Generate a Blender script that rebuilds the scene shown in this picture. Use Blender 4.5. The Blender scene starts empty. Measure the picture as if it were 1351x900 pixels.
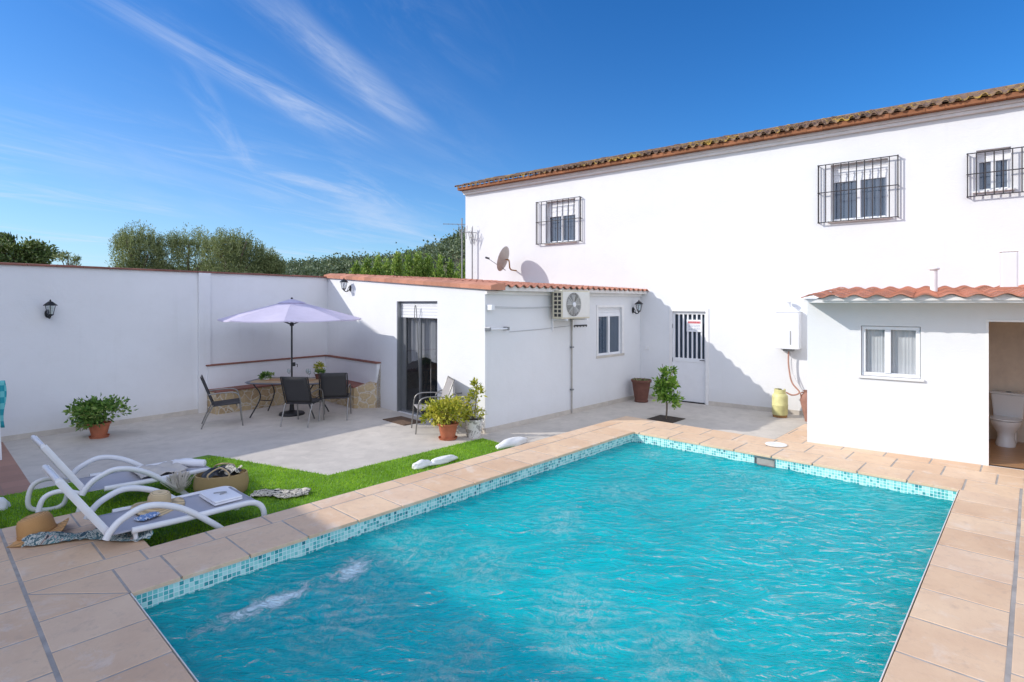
import bpy, bmesh, math, random
from math import sin, cos, pi, radians as R, sqrt
from mathutils import Vector, Matrix, noise
random.seed(7)
SC = bpy.context.scene
COL = SC.collection
CH = 2.15           # camera height above the pool coping (z = 0)
ZP = -0.20          # patio and turf level
F = 740.0           # focal length in photo pixels (1351 wide), principal point 675.5, horizon y = 400
# ---------------------------------------------------------------- helpers
def G(px, py, z=0.0):
    Y = (CH - z) * F / (py - 400.0)
    return Vector(((px - 675.5) / F * Y, Y, z))
class Fr:
    """a vertical wall plane: A = left base point, ang = direction of the wall; t runs along it, d stands out of it"""
    def __init__(s, A, ang):
        s.A = Vector(A); s.ang = ang; s.u = Vector((cos(ang), sin(ang))); s.n = Vector((s.u.y, -s.u.x))
    def p(s, t, d=0.0, z=0.0):
        q = s.A + s.u * t + s.n * d
        return Vector((q.x, q.y, z))
    def t(s, px, d=0.0):
        k = (px - 675.5) / F
        return (k * s.A.y - s.A.x + d * (k * s.n.y - s.n.x)) / (s.u.x - k * s.u.y)
    def z(s, px, py, d=0.0):
        q = s.p(s.t(px, d), d)
        return CH - (py - 400) / F * q.y
    def tz(s, px, py, d=0.0): return s.t(px, d), s.z(px, py, d)
class MB:
    def __init__(s): s.v = []; s.f = []; s.r = []; s.m = None; s.cur = 0.5
    def add(s, vs, fs, r=None):
        o = len(s.v)
        if s.m is not None: vs = [s.m @ Vector(v) for v in vs]
        s.v.extend([tuple(v) for v in vs]); s.f.extend([tuple(i + o for i in f) for f in fs])
        s.r.extend([s.cur if r is None else r] * len(fs)); return s
    def box(s, x0, x1, y0, y1, z0, z1, r=None):
        return s.add([(x0,y0,z0),(x1,y0,z0),(x1,y1,z0),(x0,y1,z0),(x0,y0,z1),(x1,y0,z1),(x1,y1,z1),(x0,y1,z1)],
                     [(0,3,2,1),(4,5,6,7),(0,1,5,4),(1,2,6,5),(2,3,7,6),(3,0,4,7)], r)
    def quad(s, a, b, c, d, r=None): return s.add([a,b,c,d], [(0,1,2,3)], r)
    def prism(s, poly, z0, z1, r=None):
        n = len(poly); vs = [(x,y,z0) for x,y in poly] + [(x,y,z1) for x,y in poly]
        fs = [tuple(range(n-1,-1,-1)), tuple(range(n,2*n))] + [(i,(i+1)%n,n+(i+1)%n,n+i) for i in range(n)]
        return s.add(vs, fs, r)
    def tube(s, pts, rad, n=8, rb=None, closed=False, rot=0.0, up=None, caps=True):
        """sweep an n-gon (rad wide, rb high) along pts; rad may be a list"""
        pts = [Vector(p) for p in pts]; k = len(pts)
        rads = rad if isinstance(rad, (list, tuple)) else [rad]*k
        vs = []; fs = []; prev = None
        for i in range(k):
            a = pts[(i-1) % k] if (closed or i > 0) else pts[0]; b = pts[(i+1) % k] if (closed or i < k-1) else pts[-1]
            d = (b - a); d = d.normalized() if d.length > 1e-9 else Vector((0,0,1))
            if up is not None: ref = Vector(up)
            elif prev is not None: ref = prev
            else: ref = Vector((0,0,1)) if abs(d.z) < 0.9 else Vector((1,0,0))
            x = ref - d * ref.dot(d)
            if x.length < 1e-6: x = d.orthogonal()
            x.normalize(); y = d.cross(x); prev = x
            r1 = rads[i]; r2 = (rb if rb is not None else r1) if not isinstance(rb,(list,tuple)) else rb[i]
            for j in range(n):
                a_ = 2*pi*(j+0.5)/n + rot
                vs.append(pts[i] + x*(cos(a_)*r2) + y*(sin(a_)*r1))
        m = k if closed else k-1
        for i in range(m):
            for j in range(n):
                fs.append((i*n+j, i*n+(j+1)%n, ((i+1)%k)*n+(j+1)%n, ((i+1)%k)*n+j))
        if caps and not closed:
            fs.append(tuple(range(n-1,-1,-1))); fs.append(tuple((k-1)*n+j for j in range(n)))
        return s.add(vs, fs)
    def lathe(s, prof, n=24, c=(0,0,0), sx=1, sy=1, cap=True):
        vs = []; fs = []; k = len(prof)
        for r, z in prof:
            for j in range(n):
                a = 2*pi*j/n; vs.append((c[0]+cos(a)*r*sx, c[1]+sin(a)*r*sy, c[2]+z))
        for i in range(k-1):
            for j in range(n): fs.append((i*n+j, i*n+(j+1)%n, (i+1)*n+(j+1)%n, (i+1)*n+j))
        if cap: fs.append(tuple(range(n-1,-1,-1))); fs.append(tuple((k-1)*n+j for j in range(n)))
        return s.add(vs, fs)
    def sheet(s, fn, nu, nv, r=None):
        """fn(i/nu, j/nv) -> point"""
        vs = [fn(i/nu, j/nv) for i in range(nu+1) for j in range(nv+1)]; w = nv+1
        return s.add(vs, [(i*w+j, (i+1)*w+j, (i+1)*w+j+1, i*w+j+1) for i in range(nu) for j in range(nv)], r)
    def leaf(s, p, L, W, rng, r=None, updir=None, spread=1.0):
        if updir is None: d = Vector((rng.gauss(0,1), rng.gauss(0,1), rng.gauss(0,1)))
        else: d = Vector(updir) + Vector((rng.gauss(0,spread), rng.gauss(0,spread), rng.gauss(0,spread)))
        if d.length < 1e-4: d = Vector((0,0,1))
        d.normalize(); x = d.cross(Vector((rng.gauss(0,1), rng.gauss(0,1), rng.gauss(0,1))))
        if x.length < 1e-4: x = d.orthogonal()
        x.normalize(); nn = d.cross(x); p = Vector(p)
        o = len(s.v)
        pts = [p, p + d*L*0.45 + x*W*0.5 + nn*W*0.15, p + d*L - nn*L*0.12, p + d*L*0.45 - x*W*0.5 + nn*W*0.15]
        if s.m is not None: pts = [s.m @ v for v in pts]
        s.v.extend([tuple(v) for v in pts]); s.f.append((o, o+1, o+2, o+3)); s.r.append(rng.random() if r is None else r)
    def build(s, name, mat, parent=None, smooth=None, bevel=None, solid=None, subd=None):
        me = bpy.data.meshes.new(name); me.from_pydata(s.v, [], s.f); 
        at = me.attributes.new('rnd', 'FLOAT', 'FACE'); at.data.foreach_set('value', s.r)
        me.update()
        o = bpy.data.objects.new(name, me); COL.objects.link(o)
        if mat is not None: me.materials.append(mat)
        if parent is not None: o.parent = parent
        if smooth is not None:
            me.polygons.foreach_set('use_smooth', [True]*len(me.polygons)); me.set_sharp_from_angle(angle=R(smooth))
        if solid: md = o.modifiers.new('solid', 'SOLIDIFY'); md.thickness = solid; md.offset = 0
        if bevel: md = o.modifiers.new('bevel', 'BEVEL'); md.width = bevel; md.segments = 2; md.limit_method = 'ANGLE'; md.angle_limit = R(40)
        if subd: md = o.modifiers.new('sub', 'SUBSURF'); md.levels = subd; md.render_levels = subd
        return o
def empty(name, loc, rz=0.0):
    o = bpy.data.objects.new(name, None); COL.objects.link(o); o.location = loc; o.rotation_euler = (0,0,rz)
    o.empty_display_size = 0.1; return o
def tag(o, label=None, cat=None, group=None, kind=None):
    if label: o['label'] = label
    if cat: o['category'] = cat
    if group: o['group'] = group
    if kind: o['kind'] = kind
    return o
def thing(name, label, cat, loc=(0,0,0), rz=0.0, group=None): return tag(empty(name, loc, rz), label, cat, group)
def kids(o): return [c for c in list(bpy.data.objects) if c.parent == o]
def copy_tree(o, parent=None):
    c = o.copy(); COL.objects.link(c)
    if parent is not None: c.parent = parent
    for ch in kids(o): copy_tree(ch, c)
    return c
def curve(pts, n=8):
    """Catmull-Rom through pts"""
    P = [Vector(p) for p in pts]; P = [P[0]*2 - P[1]] + P + [P[-1]*2 - P[-2]]; out = []
    for i in range(1, len(P)-2):
        for k in range(n):
            t = k/n; a,b,c,d = P[i-1],P[i],P[i+1],P[i+2]
            out.append(0.5*((2*b)+(c-a)*t+(2*a-5*b+4*c-d)*t*t+(3*b-a-3*c+d)*t**3))
    out.append(P[-2]); return out
# ---------------------------------------------------------------- materials
class NT:
    def __init__(s, name):
        s.mat = bpy.data.materials.new(name); s.mat.use_nodes = True; s.t = s.mat.node_tree; s.t.nodes.clear()
        s.out = s.n('ShaderNodeOutputMaterial')
    def n(s, typ, **kw):
        x = s.t.nodes.new(typ)
        for k, v in kw.items():
            if k in x.inputs.keys() if hasattr(x.inputs,'keys') else False: pass
            setattr(x, k, v)
        return x
    def l(s, a, b): s.t.links.new(a, b)
    def coord(s, which='Object', scale=(1,1,1), rot=(0,0,0)):
        tc = s.n('ShaderNodeTexCoord'); mp = s.n('ShaderNodeMapping'); mp.inputs['Scale'].default_value = scale; mp.inputs['Rotation'].default_value = rot
        s.l(tc.outputs[which], mp.inputs['Vector']); return mp.outputs['Vector']
    def noise(s, vec, scale, detail=4, rough=0.55, dist=0.0):
        x = s.n('ShaderNodeTexNoise'); x.inputs['Scale'].default_value = scale; x.inputs['Detail'].default_value = detail
        x.inputs['Roughness'].default_value = rough; x.inputs['Distortion'].default_value = dist
        if vec is not None: s.l(vec, x.inputs['Vector'])
        return x.outputs['Fac']
    def ramp(s, fac, stops, interp='LINEAR'):
        x = s.n('ShaderNodeValToRGB'); x.color_ramp.interpolation = interp
        e = x.color_ramp.elements
        while len(e) > 1: e.remove(e[-1])
        e[0].position = stops[0][0]; e[0].color = (*stops[0][1], 1) if len(stops[0][1]) == 3 else stops[0][1]
        for p, c in stops[1:]:
            k = e.new(p); k.color = (*c, 1) if len(c) == 3 else c
        s.l(fac, x.inputs['Fac']); return x.outputs['Color']
    def mix(s, fac, a, b, mode='MIX'):
        x = s.n('ShaderNodeMix'); x.data_type = 'RGBA'; x.blend_type = mode
        for inp, v in ((0, fac), (6, a), (7, b)):
            if isinstance(v, (int, float)): x.inputs[inp].default_value = v
            elif isinstance(v, tuple): x.inputs[inp].default_value = (*v, 1) if len(v) == 3 else v
            else: s.l(v, x.inputs[inp])
        return x.outputs[2]
    def math(s, op, a, b=None, c=None, clamp=False):
        x = s.n('ShaderNodeMath'); x.operation = op; x.use_clamp = clamp
        for i, v in enumerate((a, b, c)):
            if v is None: continue
            if isinstance(v, (int, float)): x.inputs[i].default_value = v
            else: s.l(v, x.inputs[i])
        return x.outputs[0]
    def attr(s, name='rnd'):
        x = s.n('ShaderNodeAttribute'); x.attribute_name = name; return x.outputs['Fac']
    def bump(s, h, strength=0.3, dist=0.01):
        x = s.n('ShaderNodeBump'); x.inputs['Strength'].default_value = strength; x.inputs['Distance'].default_value = dist
        s.l(h, x.inputs['Height']); return x.outputs['Normal']
    def schlick(s, f0=0.04, normal=None):
        lw = s.n('ShaderNodeLayerWeight'); lw.inputs['Blend'].default_value = 0.5
        if normal is not None: s.l(normal, lw.inputs['Normal'])
        return s.math('ADD', s.math('MULTIPLY', s.math('POWER', lw.outputs['Facing'], 5.0), 1.0-f0), f0)
    def bsdf(s, color, rough=0.6, metal=0.0, normal=None, spec=0.5, **kw):
        b = s.n('ShaderNodeBsdfPrincipled')
        for k, v in (('Base Color', color), ('Roughness', rough), ('Metallic', metal), ('Specular IOR Level', spec)):
            if isinstance(v, (int, float)): b.inputs[k].default_value = v
            elif isinstance(v, tuple): b.inputs[k].default_value = (*v, 1) if len(v) == 3 else v
            else: s.l(v, b.inputs[k])
        for k, v in kw.items(): b.inputs[k].default_value = v
        if normal is not None: s.l(normal, b.inputs['Normal'])
        return b
    def done(s, shader):
        s.l(shader, s.out.inputs['Surface']); return s.mat
def sc3(c, k): return tuple(min(1, x*k) for x in c)
def plain(name, c, rough=0.5, metal=0.0, var=0.12, scale=8.0, bump=0.15, bdist=0.002, spec=0.5):
    t = NT(name); v = t.coord(); nf = t.noise(v, scale, 5)
    col = t.ramp(nf, [(0.3, sc3(c, 1-var)), (0.7, sc3(c, 1+var))])
    nb = t.noise(v, scale*12, 3)
    return t.done(t.bsdf(col, rough, metal, t.bump(nb, bump, bdist), spec).outputs[0])
def stucco(name, c=(0.80,0.80,0.79), seed=0.0, grime=0.5):
    t = NT(name); v = t.coord('Object'); 
    a = t.noise(v, 0.5, 5, 0.6); b = t.noise(v, 3.0, 6, 0.65); 
    col = t.ramp(a, [(0.3, sc3(c, 0.94)), (0.7, sc3(c, 1.02))])
    col = t.mix(t.math('MULTIPLY', t.ramp(b, [(0.52, (0,0,0)), (0.78, (1,1,1))]), 0.16*grime*2), col, (c[0]*0.86, c[1]*0.84, c[2]*0.80))
    st = t.noise(t.coord('Object', (5,5,0.35)), 1.2, 4, 0.6)
    col = t.mix(t.math('MULTIPLY', t.ramp(st, [(0.58, (0,0,0)), (0.8, (1,1,1))]), 0.18*grime*2), col, (c[0]*0.8, c[1]*0.79, c[2]*0.77))
    sz = t.n('ShaderNodeSeparateXYZ'); t.l(v, sz.inputs[0]); foot = t.math('MULTIPLY', t.math('SUBTRACT', 1.0, t.math('DIVIDE', t.math('ADD', sz.outputs[2], 0.2), 0.42), clamp=True), t.noise(v, 5, 6, 0.7))
    col = t.mix(t.math('MULTIPLY', foot, 0.55*grime*2, clamp=True), col, (c[0]*0.74, c[1]*0.69, c[2]*0.62))
    h = t.math('ADD', t.math('ADD', t.math('MULTIPLY', t.noise(v, 2.2, 4, 0.6, 0.6), 2.6), t.math('MULTIPLY', t.noise(t.coord('Object', (1,1,2.6)), 11, 4, 0.6, 0.8), 0.7)), t.math('MULTIPLY', t.noise(v, 60, 3), 0.22))
    return t.done(t.bsdf(col, 0.85, 0, t.bump(h, 0.22, 0.012), 0.25).outputs[0])
M = {}
M['stucco'] = stucco('white render', (0.745,0.745,0.75))
M['stucco_old'] = stucco('aged white render', (0.78,0.78,0.79), grime=0.8)
M['trim_white'] = plain('white moulding', (0.78,0.76,0.74), 0.7, var=0.05)
M['mortar_white'] = plain('white mortar', (0.72,0.69,0.65), 0.85, var=0.1, bump=0.4)
M['alu_white'] = plain('white lacquered aluminium', (0.78,0.78,0.79), 0.3, var=0.02, bump=0.02)
M['alu_grey'] = plain('grey aluminium', (0.25,0.26,0.27), 0.35, 0.6, var=0.05, bump=0.02)
M['black_iron'] = plain('black wrought iron', (0.02,0.02,0.022), 0.5, 0.3, var=0.2, scale=30)
M['grille_iron'] = plain('dark painted grille bars', (0.035,0.03,0.032), 0.5, 0.2, var=0.3, scale=20)
M['dark_frame'] = plain('dark powder coated steel', (0.045,0.045,0.048), 0.45, 0.4, var=0.15)
M['steel'] = plain('grey champagne steel tube', (0.27,0.26,0.245), 0.38, 0.7, var=0.1)
M['plastic_white'] = plain('white garden plastic', (0.74,0.74,0.75), 0.38, var=0.04, bump=0.05)
M['concrete_lid'] = plain('cream plastic lid', (0.75,0.73,0.68), 0.6)
M['ceramic'] = plain('white glazed ceramic', (0.8,0.8,0.8), 0.12, var=0.01, bump=0.0)
M['wood'] = plain('grey brown branch bark', (0.16,0.12,0.085), 0.85, var=0.3, scale=14, bump=0.6, bdist=0.01)
M['rubber'] = plain('black plastic', (0.02,0.02,0.02), 0.5)
M['rock'] = plain('white painted rock', (0.8,0.79,0.76), 0.7, var=0.05, scale=5, bump=0.5, bdist=0.01)
M['soil'] = plain('dark potting soil', (0.05,0.035,0.025), 0.95, var=0.4, scale=30, bump=0.8, bdist=0.01)
def terracotta(name, c, streak=0.35, dark=(0.12,0.07,0.05), lich=0.0, useattr=True):
    t = NT(name); v = t.coord(); a = t.noise(v, 6, 6, 0.65)
    col = t.ramp(a, [(0.3, sc3(c, 0.75)), (0.7, sc3(c, 1.15))])
    if useattr:
        r = t.attr(); col = t.mix(0.55, col, t.ramp(r, [(0, sc3(c, 0.65)), (1, sc3(c, 1.3))]))
    w = t.noise(v, 2.3, 8, 0.75); col = t.mix(t.math('MULTIPLY', t.ramp(w, [(0.48,(0,0,0)),(0.66,(1,1,1))]), streak), col, dark)
    if lich > 0:
        k = t.noise(v, 1.6, 9, 0.8); col = t.mix(t.math('MULTIPLY', t.ramp(k, [(0.52,(0,0,0)),(0.6,(1,1,1))]), lich), col, (0.52,0.33,0.05))
    return t.done(t.bsdf(col, 0.85, 0, t.bump(t.noise(v, 45, 4), 0.5, 0.004), 0.3).outputs[0])
M['tile_red'] = terracotta('terracotta roof tile', (0.47,0.20,0.13), 0.35, (0.22,0.12,0.09))
M['tile_coping'] = terracotta('flat terracotta coping', (0.52,0.235,0.15), 0.12, (0.25,0.14,0.1))
M['tile_dark'] = terracotta('weathered wall coping tile', (0.27,0.115,0.085), 0.45, (0.08,0.055,0.05))
M['tile_old'] = terracotta('old lichen covered roof tile', (0.24,0.15,0.10), 0.6, (0.045,0.035,0.03), 0.85)
M['tile_brown'] = terracotta('brown clay eaves course', (0.30,0.125,0.06), 0.25, (0.14,0.06,0.03))
M['pot'] = terracotta('terracotta pot', (0.46,0.15,0.075), 0.2, (0.35,0.2,0.14), useattr=False)
M['pot_brown'] = terracotta('dark brown glazed pot', (0.17,0.075,0.055), 0.25, (0.08,0.04,0.03), useattr=False)
M['pot_clay'] = terracotta('brown clay jar', (0.33,0.17,0.125), 0.3, (0.2,0.1,0.08), useattr=False)
# pool deck tiles
def deck_mat():
    t = NT('pinkish sandstone deck tile'); v = t.coord('Object'); r = t.attr()
    base = t.ramp(r, [(0.0,(0.60,0.385,0.235)),(0.35,(0.70,0.48,0.305)),(0.7,(0.75,0.545,0.36)),(1.0,(0.68,0.49,0.35))])
    a = t.noise(v, 2.2, 6, 0.65); col = t.mix(0.5, base, t.ramp(a, [(0.3,(0.58,0.38,0.245)),(0.7,(0.80,0.585,0.385))]))
    b = t.noise(v, 9, 8, 0.75, 0.4); col = t.mix(t.math('MULTIPLY', t.ramp(b, [(0.52,(0,0,0)),(0.7,(1,1,1))]), 0.42), col, (0.40,0.29,0.22))
    b2 = t.noise(v, 3.3, 6, 0.7, 0.6); col = t.mix(t.math('MULTIPLY', t.ramp(b2, [(0.55,(0,0,0)),(0.7,(1,1,1))]), 0.5), col, (0.76,0.66,0.56))
    h = t.math('ADD', t.noise(v, 8, 5), t.math('MULTIPLY', t.noise(v, 70, 3), 0.35))
    return t.done(t.bsdf(col, 0.62, 0, t.bump(h, 0.35, 0.006), 0.35).outputs[0])
M['deck'] = deck_mat()
M['grout'] = plain('grey grout', (0.36,0.325,0.29), 0.95, var=0.25, scale=6, bump=0.5)
def concrete(name, c, tile=None):
    t = NT(name); v = t.coord('Object')
    a = t.noise(v, 0.7, 7, 0.62, 0.5); b = t.noise(v, 4, 8, 0.7, 0.2)
    col = t.ramp(a, [(0.25, sc3(c,0.84)), (0.55, c), (0.75, sc3(c,1.1))])
    col = t.mix(t.math('MULTIPLY', t.ramp(b, [(0.45,(0,0,0)),(0.75,(1,1,1))]), 0.6), col, sc3(c,0.68))
    e = t.noise(t.coord('Object', (1,1,1)), 1.9, 5, 0.6, 1.5); col = t.mix(t.math('MULTIPLY', t.ramp(e, [(0.57,(0,0,0)),(0.66,(1,1,1))]), 0.35), col, sc3(c,1.18))
    return t.done(t.bsdf(col, 0.72, 0, t.bump(t.noise(v, 50, 5), 0.25, 0.003), 0.35).outputs[0])
M['patio'] = concrete('smooth patio concrete', (0.56,0.51,0.445))
M['mat_fibre'] = plain('brown coir doormat', (0.13,0.08,0.05), 0.95, var=0.3, scale=40, bump=0.8)
def floor_tiles(name, c, g, size):
    t = NT(name); v = t.coord('Object')
    b = t.n('ShaderNodeTexBrick'); t.l(v, b.inputs['Vector']); b.offset = 0.0; b.inputs['Scale'].default_value = 1.0
    b.inputs['Brick Width'].default_value = size; b.inputs['Row Height'].default_value = size; b.inputs['Mortar Size'].default_value = 0.006
    b.inputs['Color1'].default_value = (*sc3(c,0.88),1); b.inputs['Color2'].default_value = (*sc3(c,1.12),1); b.inputs['Mortar'].default_value = (*g,1)
    col = t.mix(0.3, b.outputs['Color'], t.ramp(t.noise(v, 5, 6), [(0.3, sc3(c,0.8)),(0.7, sc3(c,1.15))]))
    return t.done(t.bsdf(col, 0.6, 0, t.bump(t.math('SUBTRACT', 1.0, b.outputs['Fac']), 0.4, 0.003), 0.4).outputs[0])
M['terra_floor'] = floor_tiles('terracotta floor tile', (0.36,0.19,0.135), (0.25,0.17,0.14), 0.33)
def planks(name, c):
    t = NT(name); v = t.coord('Object')
    b = t.n('ShaderNodeTexBrick'); t.l(v, b.inputs['Vector']); b.inputs['Scale'].default_value = 1.0
    b.inputs['Brick Width'].default_value = 1.1; b.inputs['Row Height'].default_value = 0.14; b.inputs['Mortar Size'].default_value = 0.003
    b.inputs['Color1'].default_value = (*sc3(c,0.75),1); b.inputs['Color2'].default_value = (*sc3(c,1.25),1); b.inputs['Mortar'].default_value = (*sc3(c,0.4),1)
    g = t.noise(t.coord('Object', (1.2,14,1)), 2.0, 6, 0.6)
    col = t.mix(0.5, b.outputs['Color'], t.ramp(g, [(0.3, sc3(c,0.6)),(0.7, sc3(c,1.35))]))
    return t.done(t.bsdf(col, 0.35, 0, None, 0.5).outputs[0])
M['wood_floor'] = planks('wood look floor', (0.42,0.22,0.10))
M['beige_tile'] = planks('beige wall tile', (0.80,0.65,0.52))
# pool mosaic on walls; axis = which object coordinate runs along the wall
def mosaic(name, axis, size=0.036):
    t = NT(name); tc = t.n('ShaderNodeTexCoord'); sp = t.n('ShaderNodeSeparateXYZ'); t.l(tc.outputs['Object'], sp.inputs[0])
    a = {'x': sp.outputs[0], 'y': sp.outputs[1]}[axis[0]]; b = {'z': sp.outputs[2], 'y': sp.outputs[1]}[axis[1]]
    a = t.math('DIVIDE', a, size); b = t.math('DIVIDE', b, size)
    cb = t.n('ShaderNodeCombineXYZ'); t.l(t.math('FLOOR', a), cb.inputs[0]); t.l(t.math('FLOOR', b), cb.inputs[1])
    wn = t.n('ShaderNodeTexWhiteNoise'); wn.noise_dimensions = '2D'; t.l(cb.outputs[0], wn.inputs['Vector'])
    col = t.ramp(wn.outputs['Value'], [(0.0,(0.05,0.32,0.33)),(0.14,(0.11,0.46,0.45)),(0.32,(0.22,0.60,0.56)),(0.58,(0.36,0.70,0.64)),(0.82,(0.48,0.76,0.70)),(0.97,(0.03,0.20,0.24))], 'CONSTANT')
    ga = t.math('ABSOLUTE', t.math('SUBTRACT', t.math('FRACT', a), 0.5)); gb = t.math('ABSOLUTE', t.math('SUBTRACT', t.math('FRACT', b), 0.5))
    g = t.math('GREATER_THAN', t.math('MAXIMUM', ga, gb), 0.42)
    col = t.mix(g, col, (0.70,0.80,0.77))
    return t.done(t.bsdf(col, t.mix(g, (0.12,)*3, (0.8,)*3), 0, None, 0.5).outputs[0])
M['mos_x'] = mosaic('teal glass mosaic', 'xz'); M['mos_y'] = mosaic('teal glass mosaic b', 'yz'); M['mos_f'] = mosaic('teal glass mosaic floor', 'xy', 0.036)
def leafmat(name, stops, trans=0.35, rough=0.5):
    t = NT(name); r = t.attr(); col = t.ramp(r, stops)
    b = t.bsdf(col, rough, 0, None, 0.4); tr = t.n('ShaderNodeBsdfTranslucent'); t.l(t.mix(0.5, col, t.mix(1.0, col, (1.0,1.0,0.35), 'MULTIPLY')), tr.inputs['Color'])
    mx = t.n('ShaderNodeMixShader'); mx.inputs[0].default_value = trans; t.l(b.outputs[0], mx.inputs[1]); t.l(tr.outputs[0], mx.inputs[2])
    return t.done(mx.outputs[0])
M['leaf_green'] = leafmat('glossy green leaf', [(0,(0.05,0.12,0.025)),(0.5,(0.12,0.24,0.045)),(0.85,(0.24,0.38,0.08)),(1,(0.42,0.50,0.18))])
M['leaf_yellow'] = leafmat('yellow green leaf', [(0,(0.17,0.22,0.02)),(0.5,(0.45,0.45,0.05)),(0.85,(0.66,0.60,0.09)),(1,(0.8,0.72,0.22))])
M['leaf_citrus'] = leafmat('citrus leaf', [(0,(0.07,0.17,0.025)),(0.5,(0.18,0.35,0.045)),(0.85,(0.32,0.50,0.08)),(1,(0.48,0.60,0.16))])
M['leaf_olive'] = leafmat('silver olive leaf', [(0,(0.07,0.10,0.035)),(0.45,(0.19,0.23,0.09)),(0.8,(0.35,0.39,0.17)),(1,(0.52,0.53,0.30))], 0.3)
M['leaf_dark'] = leafmat('dark evergreen leaf', [(0,(0.04,0.07,0.02)),(0.5,(0.10,0.15,0.04)),(0.85,(0.22,0.28,0.08)),(1,(0.5,0.52,0.3))], 0.2)
M['leaf_pine'] = leafmat('bright green conifer', [(0,(0.07,0.14,0.025)),(0.5,(0.23,0.35,0.06)),(0.85,(0.40,0.51,0.10)),(1,(0.54,0.62,0.19))], 0.3)
M['leaf_forest'] = leafmat('far woodland foliage', [(0,(0.06,0.09,0.05)),(0.5,(0.12,0.165,0.08)),(0.8,(0.20,0.24,0.11)),(1,(0.32,0.31,0.18))], 0.15)
M['turf'] = leafmat('artificial turf blades', [(0,(0.15,0.30,0.012)),(0.5,(0.27,0.50,0.02)),(0.85,(0.38,0.61,0.035)),(1,(0.48,0.66,0.08))], 0.3, 0.45)
M['turf_base'] = plain('turf backing', (0.12,0.24,0.02), 0.9, var=0.3, scale=9)
def fabric(name, c, rough=0.9, weave=400, trans=0.0, var=0.06):
    t = NT(name); v = t.coord(); col = t.ramp(t.noise(v, 3, 4), [(0.3, sc3(c,1-var)),(0.7, sc3(c,1+var))])
    w = t.n('ShaderNodeTexChecker'); w.inputs['Scale'].default_value = weave; t.l(v, w.inputs['Vector'])
    b = t.bsdf(col, rough, 0, t.bump(w.outputs['Fac'], 0.15, 0.001), 0.2)
    if trans:
        tr = t.n('ShaderNodeBsdfTranslucent'); t.l(col, tr.inputs['Color']); mx = t.n('ShaderNodeMixShader'); mx.inputs[0].default_value = trans
        t.l(b.outputs[0], mx.inputs[1]); t.l(tr.outputs[0], mx.inputs[2]); return t.done(mx.outputs[0])
    return t.done(b.outputs[0])
M['sling_dark'] = fabric('charcoal sling mesh', (0.055,0.053,0.055), 0.7)
M['sling_grey'] = fabric('grey sling mesh', (0.42,0.41,0.44), 0.7)
M['sling_light'] = fabric('pale taupe sling mesh', (0.34,0.32,0.31), 0.7)  # taupe tone, paler than the charcoal mesh
M['umbrella'] = fabric('pale lilac canopy fabric', (0.74,0.68,0.83), 0.85, 300, 0.3)
M['towel_white'] = fabric('white towel', (0.78,0.77,0.79), 0.95, 200)
M['curtain'] = fabric('white lace curtain', (0.85,0.85,0.86), 0.9, 120, 0.3)
M['curtain_grey'] = fabric('grey net curtain', (0.34,0.34,0.36), 0.9, 120, 0.2)
M['straw'] = plain('straw', (0.50,0.36,0.20), 0.85, var=0.15, scale=20, bump=0.8, bdist=0.004)
M['pampas'] = fabric('cream fringe', (0.55,0.50,0.44), 0.95, 200)
def straw_weave(name, c):
    t = NT(name); v = t.coord(); w = t.n('ShaderNodeTexWave'); w.wave_type='BANDS'; w.bands_direction='Z'; w.inputs['Scale'].default_value = 38; w.inputs['Distortion'].default_value = 1.0
    t.l(v, w.inputs['Vector']); col = t.ramp(w.outputs['Fac'], [(0.1, sc3(c,0.72)),(0.8, sc3(c,1.12))])
    return t.done(t.bsdf(col, 0.8, 0, t.bump(w.outputs['Fac'], 0.6, 0.004), 0.3).outputs[0])
M['straw_hat'] = straw_weave('tan straw weave', (0.60,0.33,0.13))
M['straw_pale'] = straw_weave('pale straw weave', (0.62,0.47,0.27))
M['straw_bag'] = straw_weave('woven seagrass', (0.40,0.28,0.13))
def pattern_cloth(name, stops, scale, dist=2.0, stretch=(1,1,1)):
    t = NT(name); v = t.coord('Object', stretch); a = t.noise(v, scale, 3, 0.6, dist)
    col = t.ramp(a, stops, 'CONSTANT'); return t.done(t.bsdf(col, 0.85, 0, t.bump(t.noise(v, 30, 3), 0.3, 0.01), 0.2).outputs[0])
M['scarf'] = pattern_cloth('patterned scarf print', [(0,(0.05,0.09,0.12)),(0.40,(0.42,0.45,0.42)),(0.46,(0.07,0.13,0.15)),(0.52,(0.48,0.50,0.46)),(0.57,(0.10,0.22,0.24)),(0.64,(0.5,0.4,0.36)),(0.70,(0.04,0.05,0.06))], 10, 1.2)
M['striped'] = pattern_cloth('black and cream striped cloth', [(0,(0.03,0.03,0.03)),(0.42,(0.62,0.57,0.47)),(0.50,(0.05,0.045,0.04)),(0.54,(0.62,0.57,0.47))], 6, 0.3, (1.0,6.0,6.0))
M['blue_cloth'] = pattern_cloth('blue and white cloth', [(0,(0.2,0.3,0.5)),(0.5,(0.62,0.66,0.74)),(0.62,(0.15,0.28,0.45))], 9, 1.0)
def checks(name, a, b, s):
    t = NT(name); v = t.coord(); w = t.n('ShaderNodeTexChecker'); w.inputs['Scale'].default_value = s; t.l(v, w.inputs['Vector'])
    w.inputs['Color1'].default_value = (*a,1); w.inputs['Color2'].default_value = (*b,1)
    return t.done(t.bsdf(w.outputs['Color'], 0.9, 0, None, 0.2).outputs[0])
M['beach_towel'] = checks('turquoise beach towel', (0.03,0.30,0.36), (0.15,0.5,0.52), 11)
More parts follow.
